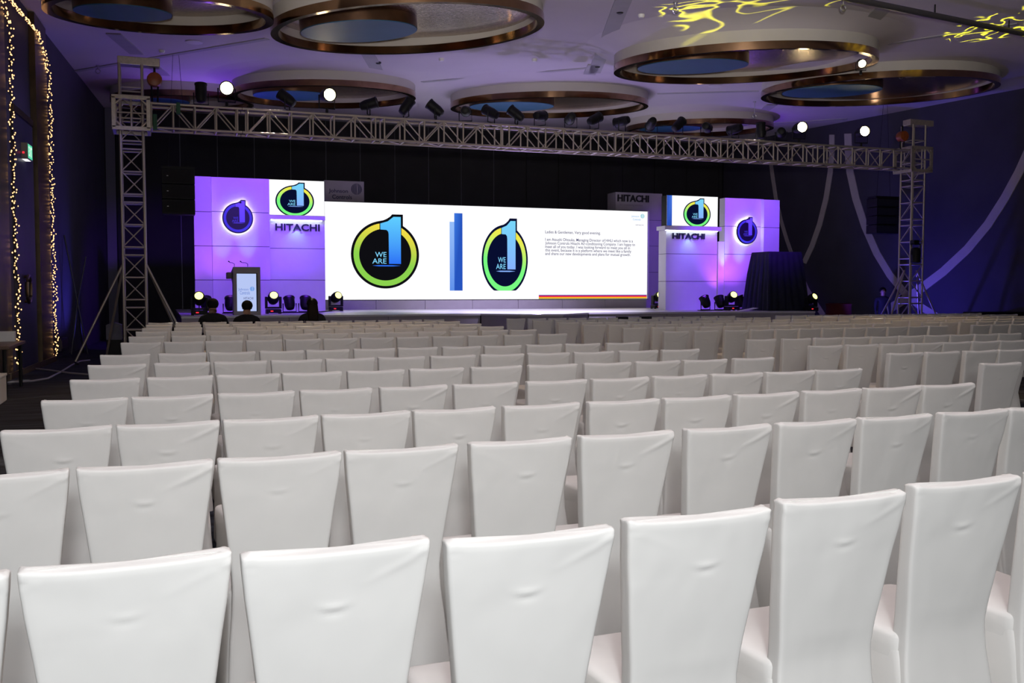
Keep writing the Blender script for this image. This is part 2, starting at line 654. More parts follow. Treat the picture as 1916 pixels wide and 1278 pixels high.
# ---- left wall: pilasters, door leaves, handle, base board
wl0 = Vector((xl(10), 10, 0))
wln = Vector((1, -0.0595, 0)).normalized()
wld = Vector((0.0595, 1, 0)).normalized()


def onwall(u, v, off=0.0):
    return atp(u, v, wl0 + wln * off, wln)


def wall_strip(name, ya, yb, z0, z1, t, m, parent, t0=0.0):
    a, b = Vector((xl(ya), ya, 0)) + wln * t0, Vector((xl(yb), yb, 0)) + wln * t0
    vs = []
    for q in (a, b, b + wln * t, a + wln * t):
        vs.append((q.x, q.y, z0))
        vs.append((q.x, q.y, z1))
    return MB().add(vs, [(0, 2, 3, 1), (4, 6, 7, 5), (2, 4, 5, 3), (6, 0, 1, 7), (1, 3, 5, 7), (0, 6, 4, 2)]).build(name, m, parent)


# y of features on the wall, from where they meet the wall in the photograph
yc1, yc2 = onwall(14, 560).y, onwall(94, 560).y
for ya, yb in ((onwall(66, 560).y, onwall(87, 560).y), (17.6, onwall(8, 560).y)):
    wall_strip('pilaster', ya, yb, 0, zc(ya) - 0.02, 0.12, PILA, wall_left)
door = struct(wall_strip('door_1', onwall(28, 560).y, onwall(64, 560).y, 0.02, 5.1, 0.05, mat('door_leaf', (0.045, 0.042, 0.075), 0.4, 0, 0.15, 2), None))
MB().box(0, 0.001, 0, 0.001, 0, 0.001)
hp = onwall(46, 541, 0.05)
handle = MB()
ringpts = []
for k in range(25):
    w = 2 * pi * k / 24
    q = hp + wld * 0.19 * cos(w) + Vector((0, 0, 0.27 * sin(w))) + wln * 0.08
    ringpts.append(q)
handle.tube(ringpts, 0.035, 8, False)
handle.tube([hp + Vector((0, 0, 0.25)), hp + Vector((0, 0, 0.25)) + wln * 0.08], 0.03)
handle.tube([hp - Vector((0, 0, 0.25)), hp - Vector((0, 0, 0.25)) + wln * 0.08], 0.03)
handle.build('door_handle', mat('dark_brass', (0.20, 0.14, 0.09), 0.3, 0.9), door)
struct(wall_strip('baseboard_left', 10, yc2 - 0.3, 0, 0.12, 0.03, mat('brass_skirting', (0.30, 0.22, 0.12), 0.3, 0.8), None, 0.13))
# door frame top rail
wall_strip('door_head', onwall(28, 560).y, onwall(64, 560).y, 5.12, 5.25, 0.07, PILA, wall_left)

# ---- right wall: pale curved strips
wr0 = Vector((xr(20), 20, 0))
wrn = Vector((-1, -0.044, 0)).normalized()
ARCS = [([(1556, 252), (1556, 285), (1553, 322), (1545, 372), (1533, 420), (1519, 460), (1504, 492)], 9),
        ([(1586, 250), (1587, 285), (1590, 322), (1601, 372), (1618, 424), (1640, 474), (1665, 515), (1692, 548), (1720, 572), (1752, 592)], 13),
        ([(1925, 280), (1906, 322), (1880, 370), (1848, 420), (1810, 466), (1765, 508), (1720, 542), (1690, 562), (1640, 592)], 16),
        ([(1441, 300), (1445, 330), (1451, 370), (1460, 410), (1472, 450), (1486, 490)], 6),
        ([(1500, 522), (1508, 540), (1520, 560), (1540, 590)], 9)]
for pts, wd in ARCS:
    mb = MB()
    L, R_ = [], []
    for i, p in enumerate(pts):
        a, b = pts[max(i - 1, 0)], pts[min(i + 1, len(pts) - 1)]
        dx, dy = b[0] - a[0], b[1] - a[1]
        l = math.hypot(dx, dy)
        nx, ny = -dy / l * wd / 2, dx / l * wd / 2
        for lst, s in ((L, 1), (R_, -1)):
            q = atp(p[0] + s * nx, p[1] + s * ny, wr0 + wrn * 0.03, wrn)
            q.z = min(max(q.z, 0.0), zc(q.y) - 0.02)
            lst.append(q)
    n = len(L)
    vs = L + R_ + [q - wrn * 0.035 for q in L] + [q - wrn * 0.035 for q in R_]
    fs = []
    for i in range(n - 1):
        fs += [(i, i + 1, n + i + 1, n + i), (2 * n + i, 3 * n + i, 3 * n + i + 1, 2 * n + i + 1),
               (i, 2 * n + i, 2 * n + i + 1, i + 1), (n + i, n + i + 1, 3 * n + i + 1, 3 * n + i)]
    mb.add(vs, fs)
    mb.build('curved_strip', STRIPE, wall_right)
# dark air slot along the ceiling edge of the right wall
a, b = onceil(1560, 252), onceil(1872, 184)
sl = MB()
for p0, p1 in ((a, b),):
    d = (p1 - p0).normalized()
    n = Vector((-d.y, d.x, 0)) * 0.17
    vs = [p0 + n, p0 - n, p1 - n, p1 + n]
    sl.add([(q.x, q.y, zc(q.y) - 0.05) for q in vs] + [(q.x, q.y, zc(q.y) + 0.02) for q in vs],
           [(0, 1, 2, 3), (4, 7, 6, 5), (0, 4, 5, 1), (1, 5, 6, 2), (2, 6, 7, 3), (3, 7, 4, 0)])
sl.build('air_slot', BLACK, ceiling)


# ---- ceiling tracks, downlights, grilles, sprinklers
def ceil_strip(name, uv0, uv1, w, t, m):
    p0, p1 = onceil(*uv0), onceil(*uv1)
    for p in (p0, p1):
        pass
    d = (p1 - p0)
    d.z = 0
    d.normalize()
    n = Vector((-d.y, d.x, 0)) * w / 2
    vs = [p0 + n, p0 - n, p1 - n, p1 + n]
    return MB().add([(q.x, q.y, zc(q.y) - t) for q in vs] + [(q.x, q.y, zc(q.y) + 0.03) for q in vs],
                    [(0, 1, 2, 3), (4, 7, 6, 5), (0, 4, 5, 1), (1, 5, 6, 2), (2, 6, 7, 3), (3, 7, 4, 0)]).build(name, m, ceiling)


WIDE = [((1174, -20), (1112, 135)), ((1112, 120), (1088, 165)), ((686, 96), (712, 142)), ((1655, 12), (1600, 68)), ((1445, 195), (1380, 240)),
        ((212, 62), (256, 100)), ((284, 122), (372, 190))]
for a, b in WIDE:
    ceil_strip('ceiling_track', a, b, 0.34, 0.03, SEAM)
THIN = [((128, 135), (500, 72)), ((790, 153), (1112, 126)), ((1230, 175), (1420, 170)), ((1660, 82), (1905, 44)), ((1420, 232), (1585, 222)), ((250, 300), (430, 196))]
for a, b in THIN:
    ceil_strip('ceiling_seam', a, b, 0.16, 0.02, SEAM)


def ceil_disc(name, u, v, r, h, m, n=20):
    p = onceil(u, v)
    z = zc(p.y)
    return MB().lathe((p.x, p.y, z - h), (0, 0, 1), [(r * 0.7, 0), (r, h * 0.4), (r, h + 0.02)], n).build(name, m, ceiling)


for u, v in ((1160, 21), (1143, 72), (1118, 123), (1105, 142), (708, 116)):
    ceil_disc('downlight', u, v, 0.075, 0.05, BLACK, 14)
for u, v in ((1201, 73), (1032, 154), (1338, 160), (425, 50), (363, 78)):
    ceil_disc('ceiling_grille', u, v, 0.20, 0.035, mat('pale_grille', (0.62, 0.60, 0.60), 0.6))
for u, v in ((303, 94), (826, 109), (1000, 110), (1200, 27)):
    ceil_disc('smoke_detector', u, v, 0.07, 0.07, WHITE, 12)


def hook(u, v, length):
    """hanging rod with an eye ring below the ceiling"""
    p = onceil(u, v)
    z = zc(p.y)
    mb = MB()
    mb.lathe((p.x, p.y, z - 0.03), (0, 0, 1), [(0.05, 0), (0.05, 0.03)], 10)
    mb.tube([(p.x, p.y, z), (p.x, p.y, z - length)], 0.012, 6)
    pts = [(p.x + 0.06 * sin(2 * pi * k / 14), p.y, z - length - 0.06 + 0.06 * cos(2 * pi * k / 14)) for k in range(15)]
    mb.tube(pts, 0.012, 6, False)
    return mb.build('hanging_hook', mat('steel_hook', (0.5, 0.5, 0.5), 0.3, 0.9), ceiling)


for u, v, l in ((1339, 56, 0.35), (1578, -8, 0.18), (1412, 190, 0.4), (183, 122, 0.1), (1686, 126, 0.18), (1264, 4, 0.1), (645, 138, 0.2)):
    hook(u, v, l)
# dark tube hung across the ceiling, top right
p0, p1 = onceil(1545, -12, .22), onceil(1960, 72, .22)
pp = thing('ceiling_pipe', 'long dark conduit pipe hung under the pale ceiling, top right', 'pipe', p0)
MB().tube([p0, p1], 0.06, 10).build('pipe', mat('conduit_grey', (0.07, 0.065, 0.07), 0.4, 0.3), pp)
for t in (0.12, 0.45, 0.8):
    q = p0.lerp(p1, t)
    MB().tube([q, (q.x, q.y, zc(q.y))], 0.015, 6).build('pipe_hanger', BLACK, pp)


# ---- ceiling drums
RING_LABEL = ['bronze rimmed ceiling drum cut off at top left corner, near the fairy lights',
              'bronze rimmed ceiling drum at top centre, with large glossy rim above the screen',
              'bronze rimmed ceiling drum with a lit spotlight clipped to its right edge',
              'bronze rimmed ceiling drum beside the dark right wall',
              'bronze rimmed ceiling drum behind the truss lights, above the big screen centre',
              'bronze rimmed ceiling drum behind the two lit lamps on the left truss',
              'shallow ceiling drum half hidden behind the right part of the truss',
              'dark ceiling drum in the violet glow beside the left tower']
camR = Vector((CY, -SY, 0))
camF = Vector((SY, CY, 0))
for R, lab in zip(RINGS, RING_LABEL):
    rad = R[3]
    t = thing('ceiling_drum', lab, 'ceiling light', (R[0], R[1], R[2]), 0, 'round drums set in the ceiling')
    H = 0.42

    def band(name, r0, r1, h0, h1, m):
        vs, fs = [], []
        for r, h in ((r0, h0), (r0, h1), (r1, h1), (r1, h0)):
            vs += [ring_pt(R, r, 2 * pi * k / NR, h) for k in range(NR)]
        for j in range(4):
            for k in range(NR):
                fs.append((j * NR + k, j * NR + (k + 1) % NR, ((j + 1) % 4) * NR + (k + 1) % NR, ((j + 1) % 4) * NR + k))
        return MB().add(vs, fs, True).build(name, m, t)
    band('drum_wall', rad, rad - 0.12, 0.165, H, CREAM)
    band('bronze_rim', rad + 0.012, rad - 0.135, 0.0, 0.165, BRONZE)
    # hammered metal soffit inside
    vs = [ring_pt(R, rad - 0.1, 2 * pi * k / NR, 0.34) for k in range(NR)] + [ring_pt(R, rad - 0.1, 2 * pi * k / NR, 0.41) for k in range(NR)]
    MB().add(vs, [tuple(range(NR)), tuple(range(2 * NR - 1, NR - 1, -1))] + [(k, k + NR, (k + 1) % NR + NR, (k + 1) % NR) for k in range(NR)]).build('hammered_soffit', HAMMER, t)
    # plaster cove that flares from the drum up to the ceiling
    vs = []
    for f in (0.0, 0.12, 0.3, 0.55, 1.0):
        for k in range(NR):
            w = 2 * pi * k / NR
            a_ = ring_pt(R, rad - .01, w, .40)
            b_ = Vector((R[0] + (rad + .75) * cos(w), R[1] + (rad + .75) * sin(w), 0))
            b_.x = min(max(b_.x, xl(b_.y) + .01), xr(b_.y) - .01)
            b_.z = zc(b_.y) - .002
            q = a_.lerp(b_, f)
            q.z = a_.z + (b_.z - a_.z) * (1 - (1 - f) ** 1.8)
            vs.append(q)
    MB().add(vs, [(j * NR + k, j * NR + (k + 1) % NR, (j + 1) * NR + (k + 1) % NR, (j + 1) * NR + k) for j in range(4) for k in range(NR)], True).build('ceiling_cove', CEIL, ceiling, fix=False)
    # inner drum, off centre
    c = camR * (-0.38 * rad) + camF * (0.06 * rad)
    ri = 0.435 * rad
    n = Vector((-R[4], -R[5], 1)).normalized()

    def ip(r, w, h):
        X, Yv = c.x + r * cos(w), c.y + r * sin(w)
        q = Vector((R[0] + X, R[1] + Yv, R[2] + R[4] * X + R[5] * Yv)) + n * h
        q.z = min(q.z, zc(q.y) - 0.004)
        return q
    vs = [ip(ri, 2 * pi * k / 48, 0.10) for k in range(48)] + [ip(ri, 2 * pi * k / 48, 0.35) for k in range(48)]
    MB().add(vs, [(k, k + 48, (k + 1) % 48 + 48, (k + 1) % 48) for k in range(48)], True).build('inner_drum', mat('brown_bronze', (0.16, 0.085, 0.045), 0.3, 0.7, 0.2, 4), t)
    vs = [ip(ri - 0.012, 2 * pi * k / 48, 0.085) for k in range(48)] + [ip(ri - 0.012, 2 * pi * k / 48, 0.115) for k in range(48)]
    MB().add(vs, [tuple(range(47, -1, -1)), tuple(range(48, 96))] + [(k, (k + 1) % 48, (k + 1) % 48 + 48, k + 48) for k in range(48)]).build('teal_disc', TEAL, t)

# ================================================================== CHAIRS


def rrect(hx, y0, y1, r, nx=12, ny=4, nc=3):
    """rounded rectangle outline, counter clockwise from rear left: list of (x,y)"""
    r = min(r, hx * 0.9, (y1 - y0) * 0.45)
    pts = []
    corners = [(hx - r, y0 + r, -pi / 2), (hx - r, y1 - r, 0), (-hx + r, y1 - r, pi / 2), (-hx + r, y0 + r, pi)]
    sides = [nx, ny, nx, ny]
    for i, (cx, cy, a) in enumerate(corners):
        px, py, pa = corners[i - 1]
        s0 = (px + r * cos(pa + pi / 2), py + r * sin(pa + pi / 2))
        s1 = (cx + r * cos(a), cy + r * sin(a))
        for k in range(sides[i - 0]):
            t = k / sides[i]
            pts.append((s0[0] + (s1[0] - s0[0]) * t, s0[1] + (s1[1] - s0[1]) * t))
        for k in range(nc):
            w = a + (pi / 2) * k / nc
            pts.append((cx + r * cos(w), cy + r * sin(w)))
    return pts


def loft(rings, cap0=True, cap1=True):
    """rings: list of lists of 3d points, same count"""
    n = len(rings[0])
    vs = [Vector(p) for r in rings for p in r]
    fs = []
    for i in range(len(rings) - 1):
        for k in range(n):
            fs.append((i * n + k, i * n + (k + 1) % n, (i + 1) * n + (k + 1) % n, (i + 1) * n + k))
    if cap0:
        fs.append(tuple(range(n - 1, -1, -1)))
    if cap1:
        c = sum((Vector(p) for p in rings[-1]), Vector()) / n
        k0 = len(vs)
        vs.append(c)
        for k in range(n):
            fs.append(((len(rings) - 1) * n + k, (len(rings) - 1) * n + (k + 1) % n, k0))
    return MB().add(vs, fs, True)


def chair_back(seed, fine=True):
    rng = random.Random(seed)
    ph = Vector((rng.random() * 50, rng.random() * 50, rng.random() * 50))
    dimx = rng.uniform(-0.02, 0.03)
    dimz = rng.uniform(0.85, 0.875)
    side = rng.choice((-1, 1, 1))
    fold = rng.choice((0.0, 0.25, 0.5, 1.1))
    tug = rng.uniform(0.002, 0.0045)
    prof = [(0.02, .205, .025, .10), (0.15, .200, .045, .085), (0.30, .190, .070, .078), (.42, .178, .086, .074), (.50, .176, .086, .068), (.56, .180, .079, .066), (.62, .187, .070, .065), (.68, .194, .060, .064), (.74, .201, .049, .063),
            (.79, .207, .040, .062), (.83, .212, .033, .062), (.86, .216, .027, .061), (.89, .220, .021, .061), (.92, .223, .015, .06), (.945, .226, .010, .06),
            (.965, .228, .006, .06), (.98, .229, .003, .06), (.994, .2295, .003, .06), (.998, .224, .009, .05), (.999, .215, .016, .036)]
    if fine:
        zs_ = [.02, .15, .30, .40, .46, .50, .54, .58, .62, .66, .70, .74, .78] + [.80 + .007 * k for k in range(27)] + [.988, .993]
        def itp(z):
            for a_, b_ in zip(prof[:-1], prof[1:]):
                if a_[0] <= z <= b_[0]:
                    t_ = (z - a_[0]) / (b_[0] - a_[0])
                    return tuple(p_ + (q_ - p_) * t_ for p_, q_ in zip(a_, b_))
        prof = [itp(z) for z in zs_] + [(.996, .2275, .0055, .055), (.9985, .222, .011, .045), (.9995, .212, .020, .026)]
    if not fine:
        prof = prof[0:1] + prof[2:3] + prof[4::3] + prof[-2:]
    rings = []
    nx = 30 if fine else 5
    for z, hx, y0, th in prof:
        ring = []
        for x, y in rrect(hx, y0, y0 + th, 0.011, nx, 3 if fine else 1, 3 if fine else 1):
            zz, yy = z, y
            q = abs(x) / hx
            if z > 0.9:
                zz += 0.007 * q ** 5 * (z - 0.9) / 0.1 - 0.004 * (1 - q * q) * (z - 0.9) / 0.1
            if fine:
                rear = 1.0 if y < y0 + th * 0.5 else 0.3
                yy -= rear * 0.006 * (1 - q * q) * (1 if z > 0.5 else 0)
                d = noise.noise(Vector((x * 7, z * 7, y * 3)) + ph) * 0.0035 + noise.noise(Vector((x * 22, z * 14, 0)) + ph) * 0.0012
                # small tug mark in the middle of the back
                zl = z - dimz - 6.0 * (x - dimx) ** 2
                e = math.exp(-((x - dimx) / 0.030) ** 2)
                d += tug * e * (math.exp(-(zl / 0.009) ** 2) - 0.8 * math.exp(-((zl + 0.016) / 0.010) ** 2))
                # diagonal fold running into a top corner
                s = (x * side / hx)
                if s > 0.2 and z > 0.84:
                    l = (z - 0.98) * 1.0 + (1 - s) * 0.10 * 1.0
                    d += fold * 0.005 * math.exp(-(l / 0.010) ** 2) * min(1, (s - 0.2) * 2)
                yy -= rear * d
                # bunched corner tufts
                if z > 0.955 and q > 0.86:
                    zz += 0.006 * noise.noise(Vector((x * 60, y * 60, seed)))
                    yy += 0.005 * noise.noise(Vector((x * 50, z * 50, seed + 4)))
            ring.append((x, yy, zz))
        rings.append(ring)
    return loft(rings, True, True)


def trap(hx0, hx1, y0, y1, r, nx, ny, nc):
    """rounded trapezoid: half width hx0 at y0, hx1 at y1"""
    out = []
    hm = max(hx0, hx1)
    for x, y in rrect(hm, y0, y1, r, nx, ny, nc):
        t = (y - y0) / (y1 - y0)
        out.append((x * (hx0 + (hx1 - hx0) * t) / hm, y))
    return out


def chair_seat(fine=True):
    a = (6, 6, 3) if fine else (2, 2, 2)
    rings = []
    for z, s in ((.395, .0005), (.43, .0015), (.462, .001), (.472, -.003), (.479, -.012), (.483, -.03)):
        rings.append([(x, y, z + (0.006 * (y - .1) / .45 if z > .46 else 0)) for x, y in trap(.190 + s, .222 + s, .115 - s * .2, .565 + s, .035, *a)])
    if not fine:
        rings = [rings[0], rings[3], rings[5]]
    return loft(rings, True, True)


def chair_skirt(fine=True):
    a = (6, 6, 3) if fine else (2, 2, 2)
    prof = [(.0, .228, .232, .02, .575), (.02, .226, .230, .022, .573), (.12, .214, .224, .045, .566), (.24, .203, .220, .072, .562), (.34, .195, .219, .090, .562), (.425, .189, .2205, .112, .563)]
    if not fine:
        prof = [prof[0], prof[3], prof[5]]
    rings = []
    for z, a0, a1, y0, y1 in prof:
        a0, a1 = min(a0, .218) , min(a1, .222)
        ring = []
        for x, y in trap(a0, a1, y0, y1, .03, *a):
            k = 1 - .012 * sin(pi * z / .43)
            ring.append((x * k, y, z))
        rings.append(ring)
    return loft(rings, True, False)


NV = 7
BACKS = [chair_back(i * 3 + 1).mesh('back_cover', FABRIC) for i in range(NV)]
SEATM = chair_seat().mesh('seat_cover', FABRIC)
SKIRTM = chair_skirt().mesh('skirt', FABRIC)
FARM = []
for i in range(3):
    m_ = chair_back(i * 5 + 2, i < 3)
    for q in (chair_seat(False), chair_skirt(False)):
        m_.add(q.v, q.f, True)
    FARM.append(m_.mesh('banquet_chair', FABRIC))
for me in BACKS + [SEATM, SKIRTM] + FARM:
    try:
        me.set_sharp_from_angle(angle=radians(60))
    except Exception:
        pass

ROWS = {  # row: intercept and slope of the line of its back edges, left corners of the left and the middle block
    1: (2.339, 0.028, [-0.785, -0.31, 0.165, 0.65, 1.17, 1.705, 2.245, 2.765], []),
    2: (3.642, 0.043, [-0.77, -0.29, 0.15, 0.65, 1.17, 1.67, 2.2, 2.7, 3.19, 3.71, 4.18], []),
    3: (4.752, 0.046, [-0.68, -0.22, 0.24, 0.72, 1.21, 1.72, 2.23, 2.72, 3.22, 3.72, 4.21, 4.66], []),
    4: (5.999, 0.047, [-0.65, -0.19, 0.31, 0.8, 1.31, 1.81, 2.34, 2.84, 3.34, 3.84, 4.33, 4.81], [6.58, 7.08]),
    5: (7.319, 0.050, [-0.61, -0.11, 0.37, 0.83, 1.34, 1.84, 2.36, 2.87, 3.39, 3.9, 4.39, 4.93], [6.78, 7.27, 7.8, 8.27, 8.77]),
    6: (8.741, 0.043, [-0.59, -0.07, 0.42, 0.91, 1.4, 1.89, 2.4, 2.91, 3.41, 3.92, 4.44, 4.95], [6.88, 7.41, 7.92, 8.4, 8.87, 9.34, 9.82, 10.3]),
    7: (10.100, 0.055, [-0.57, -0.04, 0.44, 0.94, 1.41, 1.92, 2.41, 2.92, 3.42, 3.94, 4.44, 4.99], [7.02, 7.58, 8.1, 8.59, 9.07, 9.55, 10.03, 10.51, 10.99, 11.47, 11.95, 12.43]),
    8: (12.420, 0.085, [-0.47, 0.02, 0.5, 0.99, 1.48, 1.97, 2.47, 2.97, 3.48, 4.0, 4.55, 5.1], [7.23, 7.80, 8.37, 8.89] + [9.39 + 0.49 * k for k in range(8)]),
    9: (14.050, 0.070, [-0.43, 0.12, 0.63, 1.14, 1.63, 2.14, 2.66, 3.17, 3.68, 4.21, 4.73, 5.23], [7.3, 7.87] + [8.38 + 0.495 * k for k in range(10)]),
    10: (15.758, 0.040, [-0.38 + 0.508 * k for k in range(12)], [7.24 + 0.515 * k for k in range(12)]),
    11: (17.19, 0.040, [-0.32 + 0.508 * k for k in range(12)], [7.34 + 0.515 * k for k in range(12)]),
    12: (18.736, 0.040, [-0.28 + 0.508 * k for k in range(12)], [7.41 + 0.515 * k for k in range(12)]),
    13: (20.04, 0.040, [-0.26 + 0.51 * k for k in range(12)], [7.28 + 0.515 * k for k in range(12)])}
THIRD = {8: 13.9, 9: 14.1, 10: 14.5, 11: 14.6, 12: 14.55, 13: 14.65}
ORD = ['first', 'second', 'third', 'fourth', 'fifth', 'sixth', 'seventh', 'eighth', 'ninth', 'tenth', 'eleventh', 'twelfth', 'thirteenth', 'fourteenth']
ROWN = ['nearest', 'second nearest', 'third nearest', 'fourth nearest', 'fifth nearest', 'sixth nearest', 'seventh nearest', 'eighth nearest', 'ninth nearest',
        'fourth from front', 'third from front', 'second from front', 'front']
CHAIRS = {}
cr = random.Random(11)
for r, (a0, b0, left, mid) in ROWS.items():
    third = [THIRD[r] + 0.505 * k for k in range(14)] if r in THIRD else []
    for blk, xs_ in (('left', left), ('middle', mid), ('right', third)):
        ang0 = math.atan(b0)
        seen = 0
        xs_ = list(xs_)
        for i in range(1, len(xs_)):
            xs_[i] = max(xs_[i], xs_[i - 1] + 0.474)
        for i, x in enumerate(xs_):
            y = a0 + b0 * x
            p, q = pix((x, y, 1.0)), pix((x + 0.46, y, 1.0))
            if q[0] < -6 or p[0] > (1990 if r < 4 else 1912):
                continue
            seen += 1
            ang = ang0 + cr.gauss(0, 0.006 if r < 3 else 0.012)
            if r == 1:
                y += (0, 0, -.05, -.11, -.08, -.04, 0, 0)[i]
                ang += (0, .01, 0, -.035, -.025, -.01, 0, 0)[i]
            # origin: middle of the rear top edge, on the floor
            ox = x + 0.229 * cos(ang)
            oy = y + 0.229 * sin(ang)
            idx = ORD[seen - 1]
            lab = 'white slip-covered banquet chair, %s from the left in the %s row, %s block' % (idx, ROWN[r - 1], blk)
            grp = 'white covered chairs of the %s block' % blk
            if r <= 7:
                t = thing('banquet_chair', lab, 'chair', (ox, oy, 0), ang, grp)
                for nm, me in (('back_cover', BACKS[cr.randrange(NV)]), ('seat_cover', SEATM), ('skirt', SKIRTM)):
                    o = bpy.data.objects.new(nm, me)
                    COL.objects.link(o)
                    o.parent = t
            else:
                t = bpy.data.objects.new('banquet_chair', FARM[cr.randrange(3)])
                COL.objects.link(t)
                t.location = (ox, oy, 0)
                t.rotation_euler = (0, 0, ang)
                tag(t, lab, 'chair', grp)
            CHAIRS[(blk, r, i)] = t

# ================================================================== STAGE
ZS = 1.0
stage = thing('stage', 'long white topped stage with dark grey front behind the chairs', 'stage', (10, 30, 0))
FRONT = [(0.45, 25.0), (8.3, 25.35), (9.0, 24.1), (10.2, 23.95), (11.7, 25.6), (18.95, 24.7)]
deck_poly = FRONT + [(18.95, 35.2), (0.45, 35.2)]
MB().slab(deck_poly, ZS - 0.05, ZS).build('deck', DECK, stage)
for i in range(len(FRONT) - 1):
    a, b = Vector((*FRONT[i], 0)), Vector((*FRONT[i + 1], 0))
    L = (b - a).length
    n = max(1, round(L / 2.4))
    d = (b - a).normalized()
    nn = Vector((-d.y, d.x, 0))
    for k in range(n):
        p, q = a + d * (L * k / n + 0.006), a + d * (L * (k + 1) / n - 0.006)
        vs = [p + nn * 0.02, q + nn * 0.02, q + nn * 0.06, p + nn * 0.06]
        MB().slab([(w.x, w.y) for w in vs], 0.005, ZS - 0.055).build('front_panel', FASCIA, stage)
MB().box(0.47, 0.51, 25.1, 35.2, 0.005, ZS - 0.055).build('side_panel', FASCIA, stage)
MB().box(18.89, 18.93, 24.8, 35.2, 0.005, ZS - 0.055).build('side_panel', FASCIA, stage)


def set_panel(name, label, u0, u1, vt, Y, joints, m, depth=0.35, group='violet lit set panels', zt=None):
    """free standing set tower: stacked boards with shadow gaps; returns thing and x0, x1, ztop"""
    um = (u0 + u1) / 2
    x0, x1, zt = at(u0, vt, Y).x, at(u1, vt, Y).x, zt or at(um, vt, Y).z
    t = thing(name, label, 'set panel', ((x0 + x1) / 2, Y + depth / 2, ZS), 0, group)
    zs = [ZS + 0.002] + sorted(at(um, v, Y).z for v in joints) + [zt]
    for a, b in zip(zs[:-1], zs[1:]):
        MB().box(x0, x1, Y, Y + depth, a + (0.008 if a > ZS + 0.1 else 0), b - (0.008 if b < zt else 0), 0.004).build('board', m, t)
    MB().box(x0 + 0.02, x1 - 0.02, Y + 0.02, Y + depth - 0.02, ZS + 0.002, zt - 0.02).build('core', mat('joint_shadow', (0.10, 0.09, 0.12), 0.7), t)
    return t, x0, x1, zt


# left set
set_panel('set_panel', 'narrow violet lit set panel at far left of the stage', 361.5, 394.5, 330, 28.62, (396, 460, 524), LAMI)
pl, lx0, lx1, lzt = set_panel('set_panel', 'wide violet lit set panel carrying the round emblem, left of stage', 395, 503.5, 333, 28.8, (397, 461, 524), LAMI)
set_panel('set_panel', 'violet lit set panel with dark lettering, left of the big screen', 504.5, 607.5, 412, 29.3, (465, 524), LAMI, zt=at(555, 411, 29.08).z - .003)
letp = bpy.data.objects['set_panel.002']
Y3 = 29.3


def lettering(parent, u0, u1, v0, v1, Y, m=INK, depth=0.04, bold=0.024):
    a, b = at(u0, v1, Y), at(u1, (v0 + v1) / 2, Y)
    h = at((u0 + u1) / 2, v0, Y).z - at((u0 + u1) / 2, v1, Y).z
    zb = at((u0 + u1) / 2, v1, Y).z
    return text('lettering', 'HITACHI', m, parent, a.x, zb, Y - 0.004, b.x - a.x, h, depth, bold)


lettering(letp, 515, 598, 419, 432, Y3)


def display_box(label, u0, u1, vt, vb, Y, logo, zmin_v, blue=None):
    um = (u0 + u1) / 2
    x0, x1 = at(u0, vb, Y).x, at(u1, vb, Y).x
    z0, z1 = at(um, vb, Y).z, at(um, vt, Y).z
    t = thing('display_screen', label, 'screen', ((x0 + x1) / 2, Y + 0.1, z0), 0, 'small lit screens on the set panels')
    MB().box(x0 - 0.005, x1 + 0.005, Y + 0.005, Y + 0.35, z0, z1).build('housing', BLACK, t)
    MB().add([(x0, Y, z0), (x1, Y, z0), (x1, Y, z1), (x0, Y, z1)], [(0, 1, 2, 3)]).build('screen_face', LED_WHITE, t, fix=False)
    cu, cv, ru, rv = logo
    c = at(cu, cv, Y)
    rx = (at(cu + ru, cv, Y).x - at(cu - ru, cv, Y).x) / 2
    rz = (at(cu, cv - rv, Y).z - at(cu, cv + rv, Y).z) / 2
    emblem_print(t, c.x, c.z, rx, rz, Y - 0.006, PRINT_LIT, PAL_B, z0 + 0.003)
    if blue:
        bx = at(blue, vb, Y).x
        k = s2l((40, 75, 180))
        k2 = s2l((70, 120, 225))
        colored('blue_band', [([(x0, z0), (bx, z0), (bx, z1), (x0, z1)], (k, k, k2, k))], PRINT_LIT, t, Y - 0.004)
    return t, x0, x1, z0


def ledge(label, u0, u1, vt, vb, Y, out):
    um = (u0 + u1) / 2
    x0, x1 = at(u0, vt, Y - out).x, at(u1, vt, Y - out).x
    z0, z1 = at(um, vb, Y - out).z, at(um, vt, Y - out).z
    t = thing('lit_ledge', label, 'ledge', ((x0 + x1) / 2, Y, z0), 0, 'ledges under the small screens')
    MB().box(x0, x1, Y - out, Y + 0.36, z0, z1, 0.006).build('shelf', LAMI, t)
    MB().box(x0 + 0.08, x1 - 0.08, Y - out * 0.55, Y - out * 0.45, z0 - 0.022, z0 - 0.002).build('light_strip', LED_STRIP, t)
    return t, z0, z1


ledge('white ledge with light strip below the left small screen', 502.5, 608.5, 403.5, 411, 29.3, 0.22)
display_box('small lit screen with round emblem left of the big screen', 502.5, 607, 337.5, 403, 29.25, (551.6, 376.6, 36.2, 29.7), 402.5)

